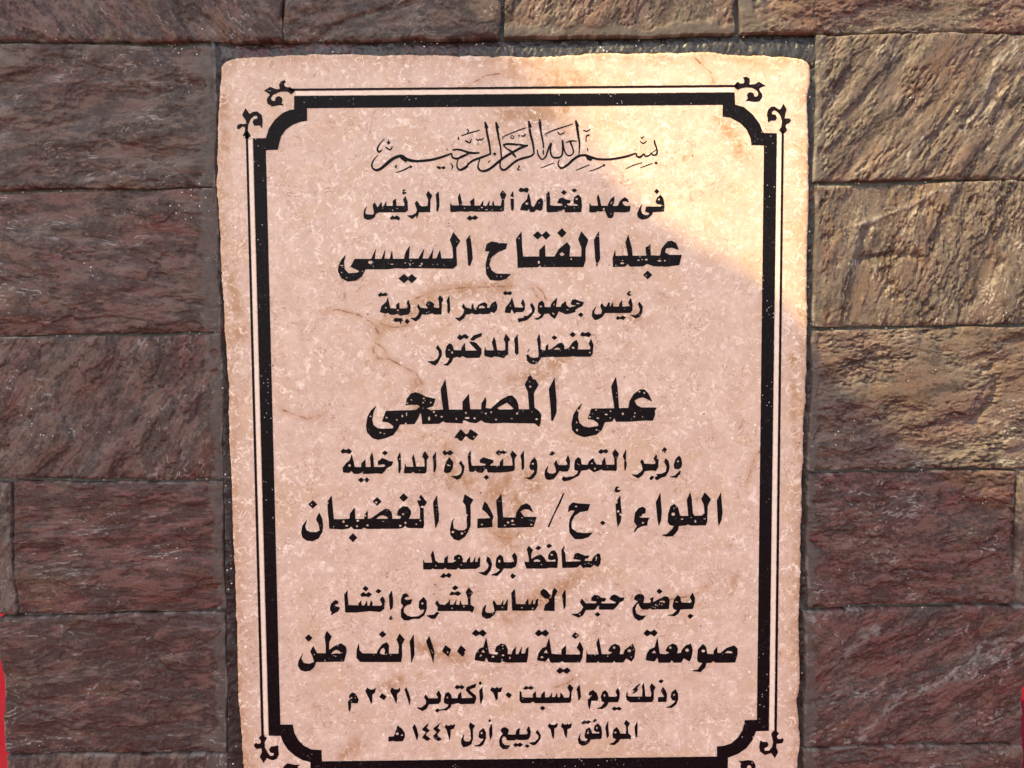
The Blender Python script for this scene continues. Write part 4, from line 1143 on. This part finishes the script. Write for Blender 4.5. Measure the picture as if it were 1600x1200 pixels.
P 1120,142 1145,310 1250,318 1250,265 1295,220 1295,318 1440,318 1445,295 1408,245 1440,182 1475,255 1465,350 1440,400 1280,400 1255,385 1220,402 1135,400 1115,350 1080,390 995,378 1010,300 1050,250 1090,235
H 1062,300 1090,262 1110,305
O 1045,345,16,12
P 970,98 1010,57 1045,82 1085,57 1120,95 1085,130 1045,108 1005,128
P 1355,125 1390,85 1435,118 1392,155
O 1405,118,16,8
P 1195,490 1230,452 1270,475 1310,452 1345,485 1305,518 1265,495 1230,518
P 1510,275 1520,315 1620,318 1620,400 1505,402
#925 975 6.6667
P -10,318 70,318 45,200 70,142 100,315 180,315 215,295 168,280 190,230 240,205 285,225 295,265 285,315 325,315 340,270 425,205 450,270 440,350 410,390 355,355 325,400 245,400 230,380 215,402 80,402 65,385 45,400 -10,402
O 230,245,14,14
O 388,278,20,15
P 535,98 572,57 610,82 650,57 685,92 650,128 610,105 572,128
P 680,140 705,310 770,315 810,298 765,278 790,230 840,203 880,220 895,260 885,305 925,300 935,270 980,220 1030,205 1048,270 1035,350 1015,390 955,355 930,400 850,402 830,375 810,402 695,402 680,345 650,390 560,375 570,310 600,265 655,240
H 618,302 650,270 670,305
O 815,245,14,14
O 990,272,20,18
P 1095,360 1105,260 1155,208 1185,235 1200,310 1265,315 1270,275 1305,235 1305,305 1340,300 1400,250 1480,222 1515,255 1515,310 1490,400 1280,402 1265,385 1240,402 1190,405 1180,450 1130,500 1030,485 1100,475 1150,405 1105,395
H 1380,302 1410,278 1450,280 1472,305
P 1290,300 1380,305 1380,330 1290,330
O 1158,280,20,16
@date
#535 1055 8
P 85,280 95,240 130,215 165,235 200,300 190,348 105,345 105,400 92,452 80,430 72,330 100,295
H 90,288 120,265 130,280 110,300
P 290,200 310,155 345,180 385,182 415,158 405,215 370,245 372,320 362,355 345,310
P 465,272 495,225 550,268 520,308
P 598,195 620,155 655,180 695,180 715,155 720,195 700,215 680,230 680,310 672,350 650,290
P 780,180 798,152 830,230 848,300 838,370 825,310
P 1025,275 1040,240 1080,292 1190,292 1200,275 1175,235 1205,190 1232,250 1225,330 1200,355 1080,360 1050,420 1000,445 930,405 990,405 1045,360 1050,320
P 1160,440 1185,418 1215,432 1275,422 1320,390 1330,365 1275,345 1270,310 1290,230 1325,210 1355,240 1365,290 1440,290 1450,245 1480,210 1490,290 1610,292 1610,355 1490,355 1450,345 1360,362 1350,400 1295,440 1270,432 1215,440 1185,465
O 1312,278,14,14
P 1405,150 1435,120 1465,140 1490,120 1525,148 1495,172 1465,158 1430,172
#720 1055 8
P -10,290 145,285 150,270 100,230 65,185 75,150 190,105 180,150 110,175 115,195 185,255 190,290 170,352 -10,358
P 232,190 270,145 270,200 278,280 250,355 240,300
P 228,110 230,88 250,78 255,88 245,98 268,102 245,118
P 370,185 390,150 420,165 440,160 455,145 465,165 480,165 515,150 500,205 460,210 460,290 440,312 425,260 410,220
P 560,245 590,212 635,245 605,285
P 740,200 755,210 760,270 800,282 905,280 900,240 935,200 940,280 1005,280 1010,240 1045,200 1050,280 1110,275 1140,220 1135,275 1180,275 1200,225 1205,275 1240,280 1250,220 1280,260 1290,283 1355,280 1365,215 1335,155 1358,112 1405,155 1380,210 1380,300 1365,340 1090,345 930,345 900,325 870,345 760,345 735,310
P 780,168 815,135 845,152 875,135 910,158 880,178 845,165 810,178
D 1022,410,32,27
P 1480,120 1490,200 1500,270 1475,312 1465,240 1455,190
#890 1055 8.8889
P 135,130 145,200 155,300 125,350 118,290 110,210 95,205
P 270,260 280,230 325,205 370,245 395,310 385,350 300,350 290,400 272,468 258,400 255,340 290,310
H 270,290 300,268 315,280 290,302
P 435,300 460,230 495,210 525,240 540,300 640,302 665,285 640,225 670,180 695,240 690,310 670,370 540,370 510,430 450,465 380,460 440,440 490,375 450,360
O 483,280,16,22
P 585,465 620,438 655,455 685,438 722,462 690,487 655,472 620,490
P 800,230 805,290 840,300 1010,298 1015,200 1005,160 1028,110 1040,200 1050,298 1130,300 1140,260 1115,160 1140,115 1190,165 1165,215 1165,330 1145,370 840,372 795,340 785,290
P 875,205 930,150 985,110 950,160 930,178 952,190 935,220 900,245 870,250 910,215
O 963,320,12,12
P 1270,220 1295,165 1330,210 1350,270 1340,365 1230,368 1230,308 1320,300
P 1235,85 1270,58 1305,78 1270,110
P 1405,300 1420,235 1470,195 1500,250 1505,330 1480,400 1420,450 1340,445 1400,425 1460,375 1475,345 1430,345
O 1450,270,18,16
@hijri
#600 1115 8
P 60,290 125,285 160,190 170,150 220,185 255,240 258,290 235,340 140,345 120,335 58,345
O 165,250,22,20
O 225,268,18,12
P 358,170 382,135 405,180 428,270 412,328 390,260
P 480,190 555,120 540,160 530,175 570,210 535,240 520,265 580,318 540,338 480,300 510,255 530,232 485,205
P 615,190 695,120 680,160 665,175 705,210 675,240 660,265 718,320 680,342 622,305 620,275 665,230
P 760,170 775,140 800,155 820,150 835,135 845,150 890,135 870,185 830,200 828,270 822,325 805,270 785,200
P 1065,150 1078,112 1135,150 1110,190 1110,310 1090,380 1040,408 990,415 968,375 970,320 998,260 990,330 1020,350 1070,350 1090,320 1085,220
P 1185,290 1195,220 1240,180 1270,230 1272,310 1240,380 1205,408 1125,402 1185,390 1240,330 1250,305 1205,310
O 1220,242,16,18
P 1340,130 1352,180 1350,270 1330,322 1320,260 1318,190
P 1305,90 1320,70 1335,85 1325,105
P 1460,215 1475,180 1515,170 1555,195 1555,225 1540,262 1610,265 1610,328 1545,320 1520,290 1495,280 1470,310 1475,360 1510,395 1580,400 1540,440 1490,440 1450,405 1442,340 1455,290 1490,255
#810 1115 8
P -10,265 100,270 120,240 105,200 130,158 152,220 145,280 125,318 60,325 -10,325
P 0,380 25,365 55,385 20,412 0,400
P 80,405 105,385 138,400 115,425
P 215,235 238,205 278,270 270,320 215,385 180,392 135,365 205,355 250,310 255,275
P 370,160 385,125 420,145 450,145 490,120 480,165 445,185 445,270 438,312 420,270 405,195
P 535,160 550,120 575,140 600,140 615,125 625,140 665,120 655,175 610,190 605,260 598,300 580,260 565,195
P 790,112 825,85 850,100 875,85 905,100 870,125 845,118 800,130
P 930,95 960,65 982,82 945,105
P 830,270 845,200 885,172 905,200 920,250 1015,250 1015,225 970,225 945,200 955,150 995,122 1030,165 1042,230 1035,310 900,320 885,360 840,390 800,398 760,375 745,320 775,245 765,300 785,340 840,345 875,320 835,300
O 980,178,14,18
O 868,240,16,16
P 1118,100 1122,190 1130,270 1110,308 1100,250 1090,170
P 1180,270 1190,200 1230,170 1260,215 1270,250 1345,255 1350,200 1345,150 1322,125 1345,80 1390,120 1365,170 1370,245 1405,275 1400,325 1380,310 1265,318 1250,350 1200,390 1135,380 1195,360 1225,315 1185,305
O 1212,235,18,14
P 1485,100 1485,200 1485,260 1470,302 1460,240 1455,170
#760 1110 10.583
P 330,405 490,400 490,350 515,310 555,298 540,350 540,400 700,395 715,440 690,475 630,485 520,485 495,470 470,490 340,490
P 445,570 480,538 515,558 550,538 600,565 555,600 515,582 480,602
'''
groups, cur, tr = {}, None, None
for ln in TEXT.strip().splitlines():
    ln = ln.strip()
    if not ln: continue
    if ln[0] == '@': cur = groups.setdefault(ln[1:], []); continue
    if ln[0] == '#': tr = tuple(map(float, ln[1:].split())); continue
    pts = [tuple(map(float, p.split(','))) for p in ln[2:].split()]
    ox, oy, sc = tr
    cv = []
    for p in pts:
        if ln[0] in 'DOE': cv.append((ox + p[0] / sc, oy + p[1] / sc, p[2] / sc, p[3] / sc))
        elif ln[0] in 'SX': cv.append((ox + p[0] / sc, oy + p[1] / sc, p[2] / sc))
        else: cv.append((ox + p[0] / sc, oy + p[1] / sc))
    cur.append((ln[0], cv))

def draw(items, name, mat, depth, seed, edge=0.16, blur=1, grow=0):
    xs = [p[0] for _, c in items for p in c]; ys = [p[1] for _, c in items for p in c]
    R = Raster(min(xs) - 12, min(ys) - 12, max(xs) + 12, max(ys) + 12)
    for op, c in items:
        if op == 'P': R.poly(c)
        elif op == 'H': R.poly(c, False)
        elif op == 'S': R.stroke(c)
        elif op == 'X': R.stroke(c, False)
        elif op == 'D':
            for cx, cy, rx, ry in c: R.poly([(cx - rx, cy), (cx, cy - ry), (cx + rx, cy), (cx, cy + ry)])
        elif op in 'OE':
            for cx, cy, rx, ry in c: R.ell(cx, cy, rx, ry, op == 'E')
    return R.mesh(name, mat, depth, seed, edge, blur, grow=grow)

PAINT = -0.00025
seed = 100
for key, items in groups.items():
    seed += 1
    draw(items, 'inscription_line', M_PAINT, PAINT, seed, 0.14, grow=1 if key in ('bismillah', 'firstname', 'secondname', 'general', 'silo') else 2)

# ------------------------------------------------------------ painted border
def zp(ox, oy, sc, pts): return [(ox + x / sc, oy + y / sc) for x, y in pts]
z = 6.6667
TLo = zp(330, 60, z, [(435, 1040), (570, 1040), (600, 940), (660, 850), (740, 780), (820, 745), (865, 740), (865, 600)])
TLi = zp(330, 60, z, [(570, 1165), (695, 1160), (710, 1090), (730, 1020), (780, 950), (850, 900), (930, 870), (1000, 860), (1000, 728)])
TRo = zp(1060, 60, z, [(585, 562), (590, 690), (680, 715), (770, 790), (840, 880), (885, 985), (1025, 988)])
TRi = zp(1060, 60, z, [(460, 692), (460, 815), (540, 825), (640, 880), (710, 950), (750, 1040), (760, 1110), (890, 1115)])
BRo = zp(1100, 1060, 8, [(810, 655), (650, 660), (600, 780), (530, 870), (430, 940), (300, 990)]) + [(1137, 1201)]
BRi = zp(1100, 1060, 8, [(660, 515), (510, 520), (480, 650), (420, 740), (340, 810), (250, 840), (160, 850), (160, 975)])
BLo = [(485, 1208)] + zp(360, 1060, 8, [(1000, 1045), (900, 1020), (800, 960), (720, 890), (660, 800), (630, 718), (480, 715)])
BLi = zp(360, 1060, 8, [(1145, 1035), (1140, 895), (1010, 885), (920, 840), (850, 770), (800, 680), (780, 575), (625, 575)])
draw([('P', TLo + TRo + BRo + BLo), ('H', TLi + TRi + BRi + BLi)], 'border_frame', M_PAINT, PAINT, 201, 0.2)

def bar(p, q, w): return [('S', [(*p, w), (*q, w)])]
TLl, TRl, BLl, BRl = (385.6, 206), (1223, 205), (410.3, 1150), (1211.8, 1143)
lines = [((452, 140.3), (1152, 134.3)), (TLl, BLl), (TRl, BRl), ((478, 1219), (1142, 1212))]
for k, (p, q) in enumerate(lines):
    draw([('P', [(p[0], p[1] - 1.75), (q[0], q[1] - 1.75), (q[0], q[1] + 1.75), (p[0], p[1] + 1.75)] if k in (0, 3) else
                 [(p[0] - 1.75, p[1]), (p[0] + 1.75, p[1]), (q[0] + 2.0, q[1]), (q[0] - 2.0, q[1])])], 'border_line', M_LINE, PAINT, 210 + k, 0.1)
gaps = [[(462, 143), (1147, 137.2), (1147, 143.4), (462, 149.2)], [(388.2, 219), (394.3, 219), (418.7, 1147), (413.1, 1147)],
        [(1214.8, 212), (1220.6, 212), (1209.2, 1140), (1202.2, 1140)], [(487, 1209), (1137, 1202), (1137, 1209.5), (487, 1216.5)]]
for k, P in enumerate(gaps):
    draw([('P', P)], 'pale_border_line', M_CREAM, -0.00012, 220 + k, 0.1)

ORN = {
 'a': (360, 100, 12, [(635, 500), (750, 430), (860, 475), (930, 470), (915, 380), (950, 330), (1020, 305), (1040, 340), (1005, 375), (1020, 420), (1060, 440), (1130, 440), (1160, 470), (1200, 470), (1200, 520), (1140, 570), (1080, 520), (960, 515), (880, 540), (800, 580), (755, 640), (780, 690), (840, 700), (840, 650), (880, 610), (930, 610), (975, 650), (970, 710), (955, 740), (1005, 775), (930, 770), (860, 780), (770, 800), (700, 740), (685, 680), (700, 630), (740, 590), (740, 570)]),
 'b': (330, 60, z, [(358, 728), (400, 790), (440, 765), (480, 762), (525, 800), (535, 850), (530, 935), (505, 905), (450, 910), (432, 870), (445, 845), (485, 835), (478, 805), (450, 805), (410, 840), (385, 900), (380, 960), (412, 1015), (385, 1043), (355, 1043), (330, 1010), (350, 980), (355, 930), (330, 915), (290, 945), (268, 940), (275, 905), (305, 890), (340, 895), (360, 890), (365, 860), (345, 830), (325, 795)]),
 'c': (1150, 110, 12, [(555, 290), (480, 310), (430, 340), (440, 380), (485, 440), (490, 500), (440, 575), (350, 590), (270, 575), (210, 570), (170, 582), (225, 525), (205, 470), (225, 425), (275, 410), (325, 430), (340, 490), (380, 500), (415, 470), (415, 420), (380, 365), (300, 325), (200, 315), (100, 330), (30, 365), (-10, 330), (-40, 300), (0, 240), (30, 215), (80, 250), (150, 245), (160, 190), (130, 135), (190, 120), (250, 150), (255, 210), (240, 270), (360, 260), (425, 215)]),
 'd': (1150, 110, 12, [(890, 630), (945, 730), (920, 820), (905, 905), (990, 900), (1030, 930), (1000, 980), (940, 1010), (925, 1050), (955, 1120), (910, 1170), (870, 1190), (810, 1120), (850, 1060), (860, 950), (840, 860), (790, 790), (730, 745), (690, 755), (665, 800), (680, 825), (740, 835), (765, 890), (740, 935), (650, 940), (600, 980), (595, 900), (580, 830), (600, 740), (660, 685), (720, 680), (800, 735), (830, 730)]),
 'e': (360, 1060, 8, [(385, 715), (425, 710), (455, 745), (430, 790), (430, 860), (460, 920), (500, 970), (540, 965), (545, 930), (500, 925), (485, 890), (510, 850), (550, 850), (600, 835), (600, 900), (605, 950), (580, 1000), (540, 1020), (490, 1010), (455, 990), (415, 1055), (370, 980), (395, 920), (390, 870), (330, 880), (300, 850), (300, 820), (320, 805), (350, 820), (380, 810), (385, 780), (355, 745)]),
 'f': (1100, 1060, 8, [(870, 655), (905, 655), (935, 685), (910, 720), (920, 755), (960, 760), (975, 740), (995, 765), (980, 805), (930, 815), (905, 810), (900, 860), (925, 920), (885, 995), (840, 930), (760, 955), (700, 910), (690, 850), (705, 775), (740, 795), (790, 795), (805, 830), (790, 855), (750, 870), (760, 905), (810, 905), (850, 860), (865, 790), (840, 690)]),
}
orn = {k: zp(ox, oy, sc, P) for k, (ox, oy, sc, P) in ORN.items()}
orn['g'] = [(x + 25, 1359.3 - y) for x, y in orn['a']]
orn['h'] = [(x - 10.5, 1346.6 - y) for x, y in orn['c']]
for k, P in enumerate(orn.values()):
    draw([('P', P)], 'corner_ornament', M_LINE, PAINT, 230 + k, 0.12, grow=1)

# ------------------------------------------------------------ unseen sheet added so that its edge casts shade over the plaque
EDGE = [(640, -700, 9.0), (700, -250, 8.6), (770, 40, 7.8), (850, 150, 6.0), (925, 250, 4.0), (1000, 335, 2.6), (1075, 388, 2.2), (1170, 440, 2.1), (1240, 505, 2.1),
        (1290, 585, 2.1), (1360, 660, 2.2), (1450, 720, 2.3), (1540, 775, 2.5), (1660, 850, 2.8), (1900, 980, 4.2), (2600, 1300, 5.0)]
E = catmull([(a, b, d * 1.0) for a, b, d in EDGE], 6)
rows = []
for k, far in enumerate(np.linspace(0, 1, 8)):
    w = wall(E[:, 0], E[:, 1])
    off = np.stack([np.full(len(E), -1.9), np.zeros(len(E)), np.full(len(E), -1.1)], -1) * far
    rows.append(w + off + SUN_DIR[None] * (E[:, 2][:, None] + 0.25 * far))
Vc = np.array(rows)
ny_, nx_ = Vc.shape[:2]
lo = Vc.copy(); 
thick = np.array([0, 0, 0.012])
allv = np.concatenate([(Vc + thick).reshape(-1, 3), Vc.reshape(-1, 3)])
fa = grid_faces(ny_, nx_); nb = ny_ * nx_
fs = [tuple(q) for q in fa] + [tuple((q + nb)[::-1]) for q in fa]
ring = [(0, i) for i in range(nx_)] + [(j, nx_ - 1) for j in range(1, ny_)] + [(ny_ - 1, i) for i in range(nx_ - 2, -1, -1)] + [(j, 0) for j in range(ny_ - 2, 0, -1)]
idx = [j * nx_ + i for j, i in ring]
for a, b in zip(idx, idx[1:] + idx[:1]): fs.append((a, a + nb, b + nb, b))
shade_sheet = build('added_shade_sheet', allv, fs, cloth_material('shade_sheet_cloth', (0.62, 0.46, 0.40), 500))
tag(shade_sheet, 'unseen pale cloth sheet added above and in front of the plaque to shade it', 'added shade sheet')
